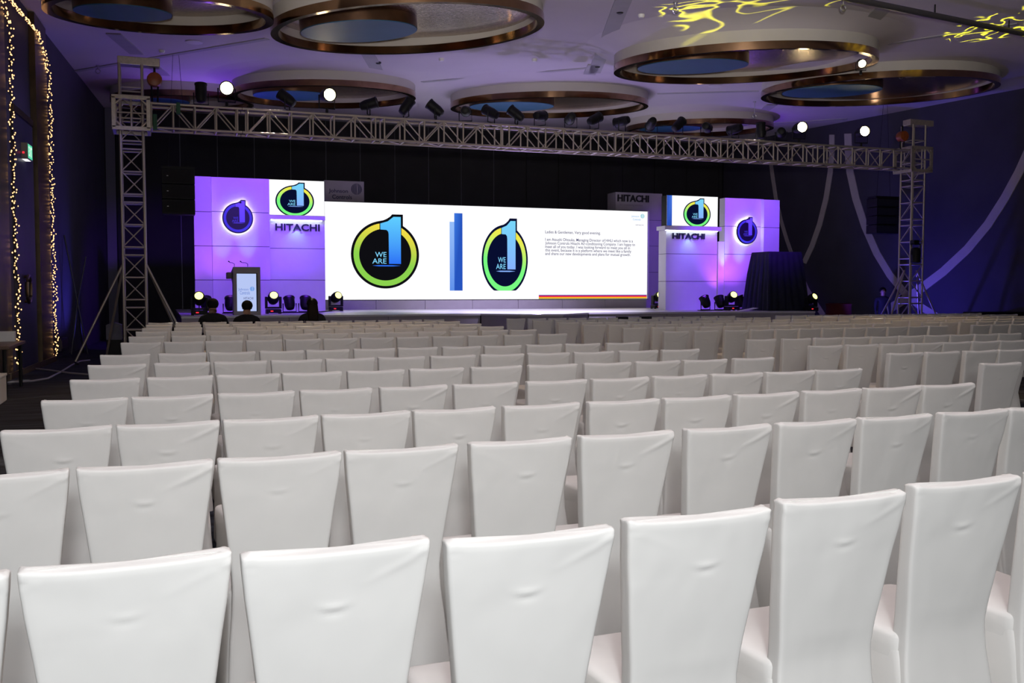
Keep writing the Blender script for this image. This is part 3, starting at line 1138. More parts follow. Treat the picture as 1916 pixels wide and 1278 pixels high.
# right set
set_panel('set_panel', 'violet lit set panel with dark lettering, right of the big screen', 1246.5, 1342, 431.5, 28.0, (475.5, 526.5), LAMI, 0.5, zt=at(1297, 431, 27.78).z - .003)
letr = bpy.data.objects['set_panel.003']
lettering(letr, 1257.5, 1318, 436.5, 447.5, 28.0)
ledge('white ledge with light strip below the right small screen', 1244.5, 1350, 423.5, 431, 28.0, 0.22)
display_box('small lit screen with round emblem and blue band, right of the big screen', 1247.5, 1342.5, 367, 423, 27.95, (1304, 401, 25.7, 25.3), 423, 1257)
set_panel('set_panel', 'low narrow violet set panel between two wider panels, right side', 1344, 1355.5, 452, 28.2, (), LAMI, 0.09)
pr, rx0, rx1, rzt = set_panel('set_panel', 'wide violet lit set panel carrying the round emblem, right of stage', 1357, 1429, 371.5, 28.3, (424, 476, 527), LAMI)
set_panel('set_panel', 'narrow violet lit set panel behind the navy draped stand', 1430, 1459, 374, 28.1, (426, 478, 528), LAMI, 0.19)

# grey side towers behind the big screen
gp, gx0, gx1, gzt = set_panel('set_panel', 'grey set panel with two lines of lettering peeping above the big screen, left', 607, 681, 338.5, 32.35, (), GREYL, 0.3, 'grey set panels behind the screen')
jm = mat('dull_blue_lettering', (0.018, 0.020, 0.075), 0.5)
for s, u0, u1, v0, v1 in (('Johnson', 615, 651, 353, 362), ('Controls', 621.5, 658.5, 364, 372)):
    a, b = at(u0, v1, 32.35), at(u1, v1, 32.35)
    text('lettering', s, jm, gp, a.x, a.z, 32.345, b.x - a.x, at(u0, v0, 32.35).z - a.z, 0.0, 0.015)
c = at(667, 354, 32.35)
globe_mark('round_mark', gp, c.x, c.z, 0.19, 32.34, jm)
gq, hx0, hx1, hzt = set_panel('set_panel', 'tall grey set panel with dark lettering at top, right of the big screen', 1152, 1239, 361, 32.4, (411.5, 460, 509.5), GREYL, 0.7, 'grey set panels behind the screen')
lettering(gq, 1155, 1213.5, 365, 378, 32.4, INKB)
a, b = at(1160, 384.5, 32.4), at(1202, 384.5, 32.4)
text('small_lettering', 'Air conditioning Solutions', mat('faint_lettering', (0.20, 0.17, 0.22), 0.5), gq, a.x, a.z - 0.02, 32.395, b.x - a.x, None)

# ---- big screen
YS = 32.0
sx0, sx1 = at(608, 470, YS).x, at(1211, 470, YS).x
sz0, sz1 = at(608, 561, YS).z, at(608, 376.8, YS).z
scr = thing('video_wall', 'huge white video wall showing round emblems and a paragraph of text', 'screen', ((sx0 + sx1) / 2, YS, ZS))
MB().box(sx0, sx1 + 0.07, YS + 0.02, YS + 0.3, sz0 - 0.02, sz1 + 0.03).build('housing', BLACK, scr)
MB().box(sx1 + 0.005, sx1 + 0.06, YS - 0.02, YS + 0.02, sz0, sz1 + 0.02).build('edge_trim', mat('silver_trim', (0.6, 0.58, 0.62), 0.4), scr)
ncol, nrow = 12, 4
for i in range(ncol):
    for j in range(nrow):
        x0, x1 = sx0 + (sx1 - sx0) * i / ncol, sx0 + (sx1 - sx0) * (i + 1) / ncol
        z0, z1 = sz0 + (sz1 - sz0) * j / nrow, sz0 + (sz1 - sz0) * (j + 1) / nrow
        MB().add([(x0, YS, z0), (x1, YS, z0), (x1, YS, z1), (x0, YS, z1)], [(0, 1, 2, 3)]).build('screen_tile', LED_WHITE, scr, fix=False)
for k in range(7):
    x0, x1 = sx0 + (sx1 - sx0) * k / 7, sx0 + (sx1 - sx0) * (k + 1) / 7
    MB().box(x0 + 0.006, x1 - 0.006, YS + 0.03, YS + 0.25, ZS + 0.002, sz0 - 0.025).build('base_panel', GREYL, scr)


def su(u, v=480):
    return at(u, v, YS).x


def sv(v, u=608):
    """row of the photo at column u -> height on the screen"""
    return at(u, v, YS).z


c = at(721, 476.5, YS)
emblem_print(scr, c.x, c.z, (su(784.7) - su(657.3)) / 2, (sv(413, 721) - sv(540, 721)) / 2, YS - 0.010, PRINT_LIT, PAL_A)
c = at(944.6, 486.3, YS)
emblem_print(scr, c.x, c.z, (su(987.6) - su(901.2)) / 2, (sv(421, 944) - sv(551.5, 944)) / 2, YS - 0.010, PRINT_LIT, PAL_B, sv(543.8, 944))
k1, k2, k3, k4 = s2l((150, 190, 250)), s2l((95, 145, 235)), s2l((38, 84, 190)), s2l((60, 120, 225))
colored('blue_band', [([(su(841.3), sv(543.8, 845)), (su(850), sv(543.8, 845)), (su(850), sv(415, 845)), (su(841.3), sv(415, 845))], (k2, k2, k1, k1)),
                      ([(su(850), sv(543.8, 857)), (su(865.3), sv(543.8, 857)), (su(865.3), sv(399, 857)), (su(850), sv(399, 857))], (k3, k3, k3, k4))], PRINT_LIT, scr, YS - 0.008)
stripes = [((551, 552.5), (88, 70, 165)), ((552.5, 555.2), (232, 38, 70)), ((555.2, 557.6), (250, 190, 40)), ((557.6, 558.6), (70, 90, 40))]
for (v0, v1), cc in stripes:
    colored('colour_stripe', [([(su(1008), sv(v1 + .6, 1110)), (sx1 - 0.01, sv(v1 + .6, 1110)), (sx1 - 0.01, sv(v0 + .6, 1110)), (su(1008), sv(v0 + .6, 1110))], s2l(cc))], PRINT_LIT, scr, YS - 0.008)
TXT = glow('screen_text', s2l((70, 66, 110)), 1.0, False)
LINES = [('Ladies & Gentleman, Very good evening.', 1020, 1123.5, 437, 0),
         ('I am Atsushi Ohtsuka, Managing Director of HHLI which now is a', 1020, 1184, 451, 0),
         ('Johnson Controls Hitachi Air-conditioning Company. I am happy to', 1020, 1188, 457.8, 0),
         ('meet all of you today. I was looking forward to meet you all in', 1020, 1178.5, 464.5, 0),
         ('this event, because it is a platform where we meet like a family', 1020, 1181, 471, 0),
         ('and share our new developments and plans for mutual growth.', 1020, 1179.5, 477.6, 0)]
for s, u0, u1, v, _ in LINES:
    text('text_line', s, TXT, scr, su(u0, v), sv(v + 1.2, u0), YS - 0.008, su(u1, v) - su(u0, v), 0.135, bold=0.007)
CY_T = glow('screen_logo_text', s2l((90, 170, 225)), 1.0, False)
text('text_line', 'Johnson', CY_T, scr, su(1181), sv(407.5, 1190), YS - 0.008, su(1195) - su(1181), 0.085)
text('text_line', 'Controls', CY_T, scr, su(1183.5), sv(412.5, 1190), YS - 0.008, su(1198) - su(1183.5), 0.075)
globe_mark('round_mark', scr, su(1201.5), sv(404.5, 1201), 0.085, YS - 0.008, glow('screen_mark', s2l((60, 190, 210)), 1.0, False))
text('text_line', 'HITACHI', TXT, scr, su(1189), sv(422.3, 1195), YS - 0.008, su(1203.5) - su(1189), 0.045)

# ---- round emblems standing off the set panels
for lab, cu, cv, ru, rv, Y in (('round navy emblem with figure one and white halo, left set panel', 445, 408, 28.9, 28.7, 28.66),
                               ('round navy emblem with figure one and white halo, right set panel', 1398, 433.7, 19.3, 23.3, 28.16)):
    c = at(cu, cv, Y)
    rx = (at(cu + ru, cv, Y).x - at(cu - ru, cv, Y).x) / 2
    rz = (at(cu, cv - rv, Y).z - at(cu, cv + rv, Y).z) / 2
    t = thing('wall_emblem', lab, 'emblem', c, 0, 'backlit emblems on the set panels')
    out = [(c.x + p[0] * rx, c.z + p[1] * rz) for p in emblem_outline(60)]
    MB().prism(out, Y + 0.002, Y + 0.045).build('emblem_body', BLACK, t)
    emblem_print(t, c.x, c.z, rx * 0.995, rz * 0.995, Y - 0.002, PRINT, PAL_C, step=0.006)
    # light tube behind the rim
    inn = [(c.x + (p[0] * 0.93) * rx, c.z + (p[1] * 0.93) * rz) for p in emblem_outline(60)]
    pts = [(x, Y + 0.075, z) for x, z in inn]
    MB().tube(pts + [pts[0]], 0.014, 6, False).build('halo_tube', LED_HALO, t)
    for dx in (-0.5, 0.5):
        MB().tube([(c.x + dx * rx, Y + 0.04, c.z), (c.x + dx * rx, Y + 0.14, c.z)], 0.02).build('stand_off', BLACK, t)

# ---- lectern
YL = 25.75
lx0, lx1 = at(437, 540, YL).x, at(487.5, 540, YL).x
lz1 = at(462, 499.5, YL).z
lec = thing('lectern', 'grey lectern with a lit front screen and two gooseneck microphones', 'lectern', ((lx0 + lx1) / 2, YL + 0.3, ZS))
LG = mat('lectern_grey', (0.34, 0.31, 0.30), 0.5, 0, 0.04, 6)
w = lx1 - lx0
ux0, ux1 = at(443, 540, YL).x, at(482, 540, YL).x
uz0, uz1 = at(462, 583, YL).z, at(462, 511, YL).z
MB().box(lx0, ux0, YL, YL + 0.06, ZS + .002, lz1).build('front_frame', LG, lec)
MB().box(ux1, lx1, YL, YL + 0.06, ZS + .002, lz1).build('front_frame', LG, lec)
MB().box(ux0, ux1, YL, YL + 0.06, uz1, lz1).build('front_frame', LG, lec)
MB().box(ux0, ux1, YL, YL + 0.06, ZS + .002, uz0).build('front_frame', LG, lec)
MB().box(ux0, ux1 + 0.0, YL + 0.03, YL + 0.05, uz0, uz1).build('screen_bezel', BLACK, lec)
MB().add([(ux0 + 0.005, YL + 0.028, uz0 + 0.01), (ux1 - 0.03, YL + 0.028, uz0 + 0.01), (ux1 - 0.03, YL + 0.028, uz1 - 0.015), (ux0 + 0.005, YL + 0.028, uz1 - 0.015)],
         [(0, 1, 2, 3)]).build('screen_face', LECT, lec, fix=False)
# side cheeks: seen from the side they lean back over the speaker
cheek = [(YL + 0.06, ZS + .002), (YL + 0.50, ZS + .002), (YL + 0.46, lz1 - 0.42), (YL + 0.95, lz1 - 0.26), (YL + 0.95, lz1 - 0.12), (YL + 0.06, lz1)]
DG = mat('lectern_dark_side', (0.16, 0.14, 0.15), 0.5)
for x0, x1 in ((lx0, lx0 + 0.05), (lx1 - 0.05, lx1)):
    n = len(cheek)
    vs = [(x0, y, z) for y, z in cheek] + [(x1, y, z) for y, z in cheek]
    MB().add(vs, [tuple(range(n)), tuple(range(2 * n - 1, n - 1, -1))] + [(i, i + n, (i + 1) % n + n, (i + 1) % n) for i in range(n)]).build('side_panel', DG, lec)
MB().add([(lx0 + .05, YL + .06, lz1 - 0.02), (lx1 - .05, YL + .06, lz1 - 0.02), (lx1 - .05, YL + .95, lz1 - .14), (lx0 + .05, YL + .95, lz1 - .14),
          (lx0 + .05, YL + .06, lz1 - 0.05), (lx1 - .05, YL + .06, lz1 - 0.05), (lx1 - .05, YL + .95, lz1 - .17), (lx0 + .05, YL + .95, lz1 - .17)],
         [(0, 1, 2, 3), (4, 7, 6, 5), (0, 4, 5, 1), (1, 5, 6, 2), (2, 6, 7, 3), (3, 7, 4, 0)]).build('reading_ledge', LG, lec)
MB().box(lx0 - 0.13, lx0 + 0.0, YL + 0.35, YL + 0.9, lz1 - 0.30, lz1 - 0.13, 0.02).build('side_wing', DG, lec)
for u0, u1, v0 in ((438.5, 427.5, 489), (463.5, 449.5, 489)):
    p = at(u0, 499, YL + 0.08)
    q = at(u1, v0, YL + 0.08)
    mid1 = Vector((p.x, p.y, p.z + 0.07))
    mid2 = Vector((p.x - 0.05, p.y + 0.02, p.z + 0.10))
    mid3 = Vector((q.x + 0.05, q.y + 0.05, q.z - 0.03))
    MB().tube([p, mid1, mid2, mid3, q], [0.008, 0.008, 0.008, 0.008, 0.016], 6).build('microphone', BLACK, lec)
for s, u0, u1, v0, v1, m in (('Johnson', 446, 465, 539, 545, glow('lectern_text', s2l((95, 125, 205)), 1, False)), ('Controls', 449, 467.5, 544.5, 551, MATS['lectern_text'] if 'lectern_text' in MATS else None),
                             ('HITACHI', 456, 474, 555.8, 560.5, glow('lectern_text_dark', s2l((70, 72, 120)), 1, False))):
    p, q = at(u0, v1, YL), at(u1, v1, YL)
    text('lettering', s, m or MATS['lectern_text'], lec, p.x, p.z, YL + 0.022, q.x - p.x, at(u0, v0, YL).z - p.z)
c = at(472, 540.5, YL)
globe_mark('round_mark', lec, c.x, c.z, 0.06, YL + 0.022, glow('lectern_mark', s2l((50, 140, 225)), 1, False))


# ---- stage lamps
def moving_head(label, loc, aim, s=1.0, lens=YEL, lit=True):
    loc = Vector(loc)
    t = thing('moving_head_light', label, 'stage light', loc, 0, 'moving head lights on the stage')
    b = MB()
    b.box(loc.x - .20 * s, loc.x + .20 * s, loc.y - .17 * s, loc.y + .17 * s, loc.z + 0.02, loc.z + .13 * s, .02 * s)
    for dx in (-.17, .17):
        for dy in (-.13, .13):
            b.box(loc.x + (dx - .03) * s, loc.x + (dx + .03) * s, loc.y + (dy - .03) * s, loc.y + (dy + .03) * s, loc.z + .001, loc.z + .03)
    b.build('base', BLACK, t)
    MB().box(loc.x - .09 * s, loc.x - .02 * s, loc.y - .172 * s, loc.y - .168 * s, loc.z + .06 * s, loc.z + .09 * s).build('indicator', REDL, t)
    for sg in (-1, 1):
        MB().box(loc.x + sg * .19 * s - .03 * s, loc.x + sg * .19 * s + .03 * s, loc.y - .09 * s, loc.y + .09 * s, loc.z + .14 * s, loc.z + .47 * s, .015 * s).build('yoke_arm', BLACK, t)
    MB().box(loc.x - .16 * s, loc.x + .16 * s, loc.y - .09 * s, loc.y + .09 * s, loc.z + .14 * s, loc.z + .19 * s, .01).build('yoke_bar', BLACK, t)
    d = Vector(aim).normalized()
    c = loc + Vector((0, 0, .42 * s))
    MB().lathe(c - d * .19 * s, d, [(.06 * s, 0), (.125 * s, .05 * s), (.155 * s, .15 * s), (.155 * s, .27 * s), (.135 * s, .37 * s), (.125 * s, .38 * s)], 18).build('head', BLACK, t)
    MB().lathe(c + d * .192 * s, d, [(.105 * s, 0), (.09 * s, .018 * s), (.04 * s, .028 * s)], 18).build('lens', lens, t)
    return t


def on_stage(u, Y):
    return Vector((at(u, 580, Y).x, Y, ZS))


MH = [('moving head light with yellow lens at the far left stage edge', 373, 26.0, (-0.05, -0.8, 0.4)),
      ('moving head light with yellow lens right of the lectern', 511.5, 27.2, (0.0, -0.8, 0.45)),
      ('moving head light with yellow lens under the left end of big screen', 628.5, 30.3, (0.25, -0.8, 0.35)),
      ('moving head light with yellow lens under the right end of big screen', 1230.5, 30.3, (-0.05, -0.9, 0.35)),
      ('moving head light with yellow lens in front of the right emblem panel', 1369, 26.6, (-0.15, -0.8, 0.45)),
      ('moving head light with small yellow lens right of the navy draped stand', 1517, 25.2, (0.2, -0.8, 0.45))]
for lab, u, Y, aim in MH:
    p = on_stage(u, Y)
    moving_head(lab, p, aim, 1.0 if u != 1517 else 0.9)


def par_can(label, mount, aim, hang=False, lit=None, group='par cans on the stage floor', s=1.0, name='par_can'):
    """can lamp on a floor bracket (hang=False) or clamped on top of a tube"""
    mount = Vector(mount)
    d = Vector(aim).normalized()
    side = d.cross(Vector((0, 0, 1)))
    if side.length < 0.05:
        side = Vector((1, 0, 0))
    side.normalize()
    up = (0.26 if hang else 0.21) * s
    c = mount + Vector((0, 0, up))
    t = thing(name, label, 'stage light', mount, 0, group)
    k_ = 1.0 if hang else .7
    MB().lathe(c - d * .20 * s * k_, d, [(r_ * s, h_ * s * k_) for r_, h_ in ((.05, 0), (.085, .015), (.105, .09), (.115, .15), (.118, .36), (.128, .37), (.128, .40), (.108, .40), (.104, .36))], 16).build('can', BLACK, t)
    MB().lathe(c + d * .165 * s * k_, d, [(.104 * s, 0), (.07 * s, .02 * s), (.02 * s, .025 * s)], 16).build('lens', lit or mat('dark_lens', (0.03, 0.03, 0.05), 0.08), t)
    y = MB()
    a, b = side * .145 * s, Vector((0, 0, 1))
    y.tube([c + a, mount + a + b * .03, mount + b * .03 - a, c - a], .014 * s, 6)
    y.build('yoke', BLACK, t)
    if hang:
        MB().lathe(mount - b * .07, b, [(.03, 0), (.035, .03), (.03, .10)], 8).build('clamp', BLACK, t)
    else:
        MB().box(mount.x - .17 * s, mount.x + .17 * s, mount.y - .10 * s, mount.y + .10 * s, mount.z + .001, mount.z + .02).build('foot_plate', BLACK, t)
    return t


for lab, u, Y, aim in (('black par can behind the lectern, aimed at the left panel', 431, 27.9, (0.1, 0.6, 0.9)),
                       ('black par can right of the moving head, first of two under left lettering', 542, 28.2, (-0.05, 0.5, 0.9)),
                       ('black par can nearest the long haired person, under left lettering', 571.5, 28.2, (0.1, 0.5, 0.9)),
                       ('black par can leftmost of the four under the right set panels', 1320, 26.9, (-0.1, 0.5, 0.9)),
                       ('black par can just left of the right moving head', 1347, 26.9, (0.0, 0.5, 0.9)),
                       ('black par can just right of the right moving head', 1386, 27.5, (-0.3, 0.4, 0.9)),
                       ('black par can beside the navy draped stand', 1408, 27.6, (-0.3, 0.4, 0.9)),
                       ('black par can at the foot of the far left set panel', 386, 27.6, (-0.1, 0.6, 0.9))):
    par_can(lab, on_stage(u, Y), aim, s=1.3)
for pts, lab in (([(521, 27.6), (545, 27.75), (575, 27.75), (600, 28.2), (620, 29.8)], 'black power cable on the stage in front of the two left par cans'),
                 ([(1310, 26.5), (1325, 26.55), (1340, 26.5), (1352, 26.3)], 'black power cable on the stage in front of the right par cans')):
    tag(MB().tube([on_stage(u, Y) + Vector((0, 0, .02)) for u, Y in pts], .018, 6).build('power_cable', BLACK), lab, 'cable', 'power cables on the stage')
# folded pale sheet on the stage beside the navy stand
p = on_stage(1402, 25.4)
sh = MB().add([(p.x - .3, p.y - .1, ZS + .012), (p.x + .3, p.y - .05, ZS + .10), (p.x + .35, p.y + .3, ZS + .11), (p.x - .25, p.y + .3, ZS + .014)], [(0, 1, 2, 3)])
sh.add([(p.x - .3, p.y - .1, ZS + .002), (p.x + .3, p.y - .05, ZS + .09), (p.x + .35, p.y + .3, ZS + .10), (p.x - .25, p.y + .3, ZS + .004)], [(3, 2, 1, 0)])
tag(sh.build('loose_board', LAMI), 'thin pale board lying on the stage beside the navy draped stand', 'board')

# ---- navy draped stand
YD = 25.9
dx0, dx1 = at(1427, 575, YD).x, at(1508, 575, YD).x
tx0, tx1 = at(1438.5, 472, YD).x, at(1500, 472, YD).x
zt = at(1468, 471, YD).z
st = thing('draped_stand', 'tall stand under a pleated navy drape at the right stage end', 'draped stand', ((dx0 + dx1) / 2, YD + .5, ZS))
rings = []
N = 160
for k, z in enumerate([ZS + .005, ZS + .35, ZS + .8, ZS + 1.2, zt - .12, zt - .02, zt]):
    f = (z - ZS) / (zt - ZS)
    x0, x1 = dx0 + (tx0 - dx0) * f, dx1 + (tx1 - dx1) * f
    y0, y1 = YD - .25 + .25 * f, YD + 1.2 - .25 * f
    ring = []
    per = 2 * (x1 - x0) + 2 * (y1 - y0)
    for i in range(N):
        s = per * i / N
        if s < x1 - x0:
            q, nn = Vector((x0 + s, y0, z)), Vector((0, -1, 0))
        elif s < x1 - x0 + y1 - y0:
            q, nn = Vector((x1, y0 + s - (x1 - x0), z)), Vector((1, 0, 0))
        elif s < 2 * (x1 - x0) + y1 - y0:
            q, nn = Vector((x1 - (s - (x1 - x0) - (y1 - y0)), y1, z)), Vector((0, 1, 0))
        else:
            q, nn = Vector((x0, y1 - (s - 2 * (x1 - x0) - (y1 - y0)), z)), Vector((-1, 0, 0))
        amp = .035 * min(1, max(0, (zt - .06 - z) * 2.0))
        q = q + nn * amp * (sin(i * 2 * pi * 22 / N) + .4 * sin(i * 2 * pi * 9 / N + 1))
        ring.append(q)
    rings.append(ring)
loft(rings, False, True).build('drape', NAVY, st)
MB().box(tx0 + .06, tx1 - .06, YD + .08, YD + .85, ZS + .002, zt - .03).build('table_frame', BLACK, st)

# ================================================================== TRUSS
YT0, YT1 = 23.25, 23.75
ZT0, ZT1 = 5.29, 5.83
BX0, BX1 = 0.02, 21.0
beam = thing('truss_beam', 'long aluminium box truss spanning above the stage front', 'truss', ((BX0 + BX1) / 2, (YT0 + YT1) / 2, ZT0))
rc, rb = 0.030, 0.020


def zt_at(x):
    return 0.0


segs = []
x = at(283, 210, YT0).x
segs.append((x, at(444, 215, YT0).x, 4))
x = at(463, 215, YT0).x
bay = 0.5
while x < BX1 - 0.6:
    nb = min(6, int((BX1 - x) / bay))
    segs.append((x, x + nb * bay, nb))
    x += nb * bay + 0.22
for (xa, xb, nb) in segs:
    for y in (YT0, YT1):
        for z in (ZT0, ZT1):
            tube_obj('chord', (xa - .105, y, z), (xb + .105, y, z), rc, ALU, beam)
    for i in range(nb + 1):
        xx = xa + (xb - xa) * i / nb
        for y in (YT0, YT1):
            tube_obj('upright', (xx, y, ZT0), (xx, y, ZT1), rb * 1.15, ALU, beam)
        for z in (ZT0, ZT1):
            tube_obj('cross_tube', (xx, YT0, z), (xx, YT1, z), rb * 1.15, ALU, beam)
        if i < nb:
            xn = xa + (xb - xa) * (i + 1) / nb
            for y in (YT0, YT1):
                zz = (ZT0, ZT1) if i % 2 == 0 else (ZT1, ZT0)
                tube_obj('diagonal', (xx, y, zz[0]), (xn, y, zz[1]), rb * .8, ALU, beam)
            yy = (YT0, YT1) if i % 2 == 0 else (YT1, YT0)
            tube_obj('bottom_diagonal', (xx, yy[0], ZT0), (xn, yy[1], ZT0), rb * .7, ALU, beam)
# joint ends towards the towers
for y in (YT0, YT1):
    for z in (ZT0, ZT1):
        tube_obj('chord', (BX0 - 0.2, y, z), (segs[0][0], y, z), rc, ALU, beam)
        tube_obj('chord', (segs[-1][1], y, z), (BX1 + .35, y, z), rc, ALU, beam)
MB().box(segs[0][0] + .03, segs[0][0] + .12, YT0 - .04, YT0 + .05, ZT0 - .05, ZT0 + .3, .02).build('green_strap', GREEN, beam)
MB().box(segs[0][0] + .53, segs[0][0] + .62, YT0 - .04, YT0 + .05, ZT1 - .22, ZT1 + .05, .02).build('green_strap', GREEN, beam)


def tower(label, X, ztop, rot=False):
    t = thing('truss_tower', label, 'truss', (X, 23.5, 0), 0, 'upright truss towers')
    h = 0.235
    cs = [(X - h, 23.5 - h), (X + h, 23.5 - h), (X + h, 23.5 + h), (X - h, 23.5 + h)]
    for cx, cy in cs:
        tube_obj('chord', (cx, cy, 0.06), (cx, cy, ztop), rc, ALU, t)
    z = 0.25
    k = 0
    while z < ztop - 0.1:
        for i in range(4):
            a, b = cs[i], cs[(i + 1) % 4]
            tube_obj('rung', (*a, z), (*b, z), rb, ALU, t)
        nz = z + (0.50 if k % 3 != 2 else 0.18)
        if k % 3 != 2 and nz < ztop - .05:
            for i in range(4):
                a, b = cs[i], cs[(i + 1) % 4]
                if (k + i) % 2:
                    a, b = b, a
                tube_obj('diagonal', (*a, z), (*b, nz), rb * .7, ALU, t)
        z = nz
        k += 1
    MB().box(X - .42, X + .42, 23.5 - .42, 23.5 + .42, .01, .06, .01).build('base_plate', ALU, t)
    # sleeve block round the tower at beam height
    g = 0.36
    z0, z1 = ZT0 - .06, ZT1 + .08
    for sy in (-1, 1):
        y = 23.5 + sy * g
        for z in (z0, z1):
            MB().box(X - g - .04, X + g + .04, y - .03, y + .03, z - .045, z + .045, .008).build('sleeve_rail', ALU, t)
        for sx in (-1, 1):
            MB().box(X + sx * g - .045, X + sx * g + .045, y - .03, y + .03, z0, z1, .008).build('sleeve_post', ALU, t)
            for z, sz in ((z0, 1), (z1, -1)):
                tube_obj('corner_brace', (X + sx * (g - .02), y, z + sz * .17), (X + sx * (g - .17), y, z + sz * .02), .03, ALU, t)
        tube_obj('sleeve_bar', (X, y, z0), (X, y, z1), .02, ALU, t)
        tube_obj('sleeve_bar', (X - g, y, (z0 + z1) / 2), (X + g, y, (z0 + z1) / 2), .02, ALU, t)
    for sx in (-1, 1):
        for z in (z0, z1):
            MB().box(X + sx * g - .03, X + sx * g + .03, 23.5 - g, 23.5 + g, z - .045, z + .045).build('sleeve_rail', ALU, t)
    # head block with pulley arm
    MB().box(X - .27, X + .62, 23.5 - .16, 23.5 + .16, ztop - .01, ztop + .17, .015).build('head_block', ALU, t)
    tube_obj('pulley', (X + .5, 23.5 - .05, ztop + .05), (X + .5, 23.5 + .05, ztop + .05), .06, ALU, t)
    # outriggers
    for dx, dy in ((-1, -.25), (-.55, .8), (1, -.2), (.9, .6)):
        top = Vector((X + (h if dx > 0 else -h), 23.5 + (.0), 2.25))
        L = 1.25
        foot = Vector((X + dx * L, 23.5 + dy * L, .07))
        tube_obj('outrigger', top, foot, .028, ALU, t)
        MB().lathe((foot.x, foot.y, 0.003), (0, 0, 1), [(.09, 0), (.09, .02), (.03, .05)], 12).build('foot', BLACK, t)
    return t


TLX, TRX = at(250, 400, 23.5).x, at(1706, 400, 23.5).x
tower('aluminium truss tower with head block, left of the stage', TLX, 6.68)
tower('aluminium truss tower in front of the dark blue right wall', TRX, 6.62)


def hoist(label, x, z, zb):
    t = thing('chain_hoist', label, 'hoist', (x, 23.5, z), 0, 'orange chain hoists')
    MB().lathe((x, 23.5 - .13, z), (0, 1, 0), [(.08, 0), (.15, .02), (.165, .08), (.165, .18), (.15, .24), (.08, .26)], 18).build('hoist_body', ORANGE, t)
    MB().tube([(x, 23.5, z + .15), (x, 23.5, z + .32)], .025).build('hook', BLACK, t)
    for dx in (-.07, .07):
        n = MB()
        L = z - .14 - zb
        n.tube([(x + dx, 23.5, z - .12), (x + dx * .8, 23.5, zb)], .022, 6)
        n.build('chain', BLACK, t)
    return t


hoist('orange chain hoist hanging beside the left tower head', TLX + .5, 6.40, ZT1 + .05)
hoist('orange chain hoist hanging beside the right tower head', TRX - .42, 6.28, ZT1 + .05)

# ---- lamps on the truss
TOPS = [  # u, aim, label, lit
    (377, (0.0, 0.15, 1.0), 'black lamp pointing straight up at the left end of the truss', None),
    (425, (-0.05, -0.9, -0.15), 'lit warm lamp nearest the left tower on the truss', HOT),
    (538, (-0.6, 0.3, 0.5), 'black can lamp tilted left between the two lit left lamps', None),
    (612, (0.12, -0.95, -0.1), 'lit warm lamp second from the left tower on the truss', HOT),
    (690, (0.7, -0.3, 0.2), 'small black lamp right of the second lit lamp', None),
    (760, (0.6, 0.1, 0.85), 'long black lamp pointing up to the right below a ceiling drum', None),
    (815, (-0.75, 0.3, 0.65), 'black lamp tilted up left near the middle of truss', None),
    (871, (0.3, 0.8, 0.1), 'black lamp left of the teal disc behind the truss', None),
    (919, (-0.5, 0.6, 0.4), 'black lamp in front of the teal disc, first of three', None),
    (966, (-0.65, 0.4, 0.6), 'black lamp in front of the teal disc, tilted up left', None),
    (1010, (0.6, 0.5, 0.1), 'small black lamp at the right end of the teal disc', None),
    (1068, (0.2, 0.9, -0.1), 'black lamp with a red spot, right of the teal disc', None),
    (1112, (0.8, 0.3, 0.4), 'black lamp lying tilted right after the red spotted lamp', None),
    (1164, (-0.4, 0.7, -0.1), 'small round black lamp with a cable loop on the truss', None),
    (1219, (0.2, 0.8, -0.2), 'black lamp with a red top edge, right half of truss', None),
    (1269, (0.75, 0.3, 0.6), 'long black lamp tilted up right before the shallow drum', None),
    (1322, (0.5, 0.6, 0.0), 'small black lamp before the right end of the shallow drum', None),
    (1376, (-0.3, 0.8, -0.1), 'black lamp below the thin ceiling track near the violet glow', None),
    (1424, (0.0, 0.1, 1.0), 'black lamp pointing straight up in the right violet glow', None),
    (1462, (0.5, 0.7, 0.0), 'black lamp just left of the two lit right lamps', None),
    (1495, (-0.25, -0.95, -0.05), 'lit warm lamp left one of the right pair', HOT),
    (1612, (-0.3, -0.95, -0.02), 'lit warm lamp nearest the right tower on the truss', HOT)]
warm = (1.0, 0.66, 0.34)
for u, aim, lab, lit in TOPS:
    y = YT0 if lit else YT1
    m_ = Vector((at(u, 230, y).x, y, ZT1 + rc + .07))
    par_can(lab, m_, aim, True, lit, 'lamps clamped along the truss', 1.3 if lit else 1.12, 'truss_lamp')
    if lit:
        d = Vector(aim).normalized()
        c = m_ + Vector((0, 0, .34)) + d * .60
        lamp('SPOT', 'truss_lamp_beam', c, 650, warm, c + d * 10 + Vector((0, 0, -5.0)), 0.1, 72, 0.8)
for u, pw in ((405, 170), (1405, 160)):
    p = Vector((at(u, 230, 29.2).x, 29.9, 5.3))
    lamp('SPOT', 'uplight_beam', p, pw, (0.24, 0.08, 1.0), p + Vector((0.0, -0.5, 1.6)), 0.08, 150, 0.9)
# spotlight clipped to a ceiling drum
R = RINGS[2]
d = Vector((-0.45, -0.85, -0.35)).normalized()
q = at(1613, 119, 18.8)
par_can('small lit spotlight clipped under the rim of a ceiling drum', q - Vector((0, 0, .208)) - d * .13, d, True, HOT, 'lamps clamped along the truss', .8, 'truss_lamp')
lamp('SPOT', 'drum_spot_beam', q + d * .3 + Vector((0, 0, -.05)), 90, warm, q + Vector((-4, -8, -6)), 0.08, 70, 0.8)

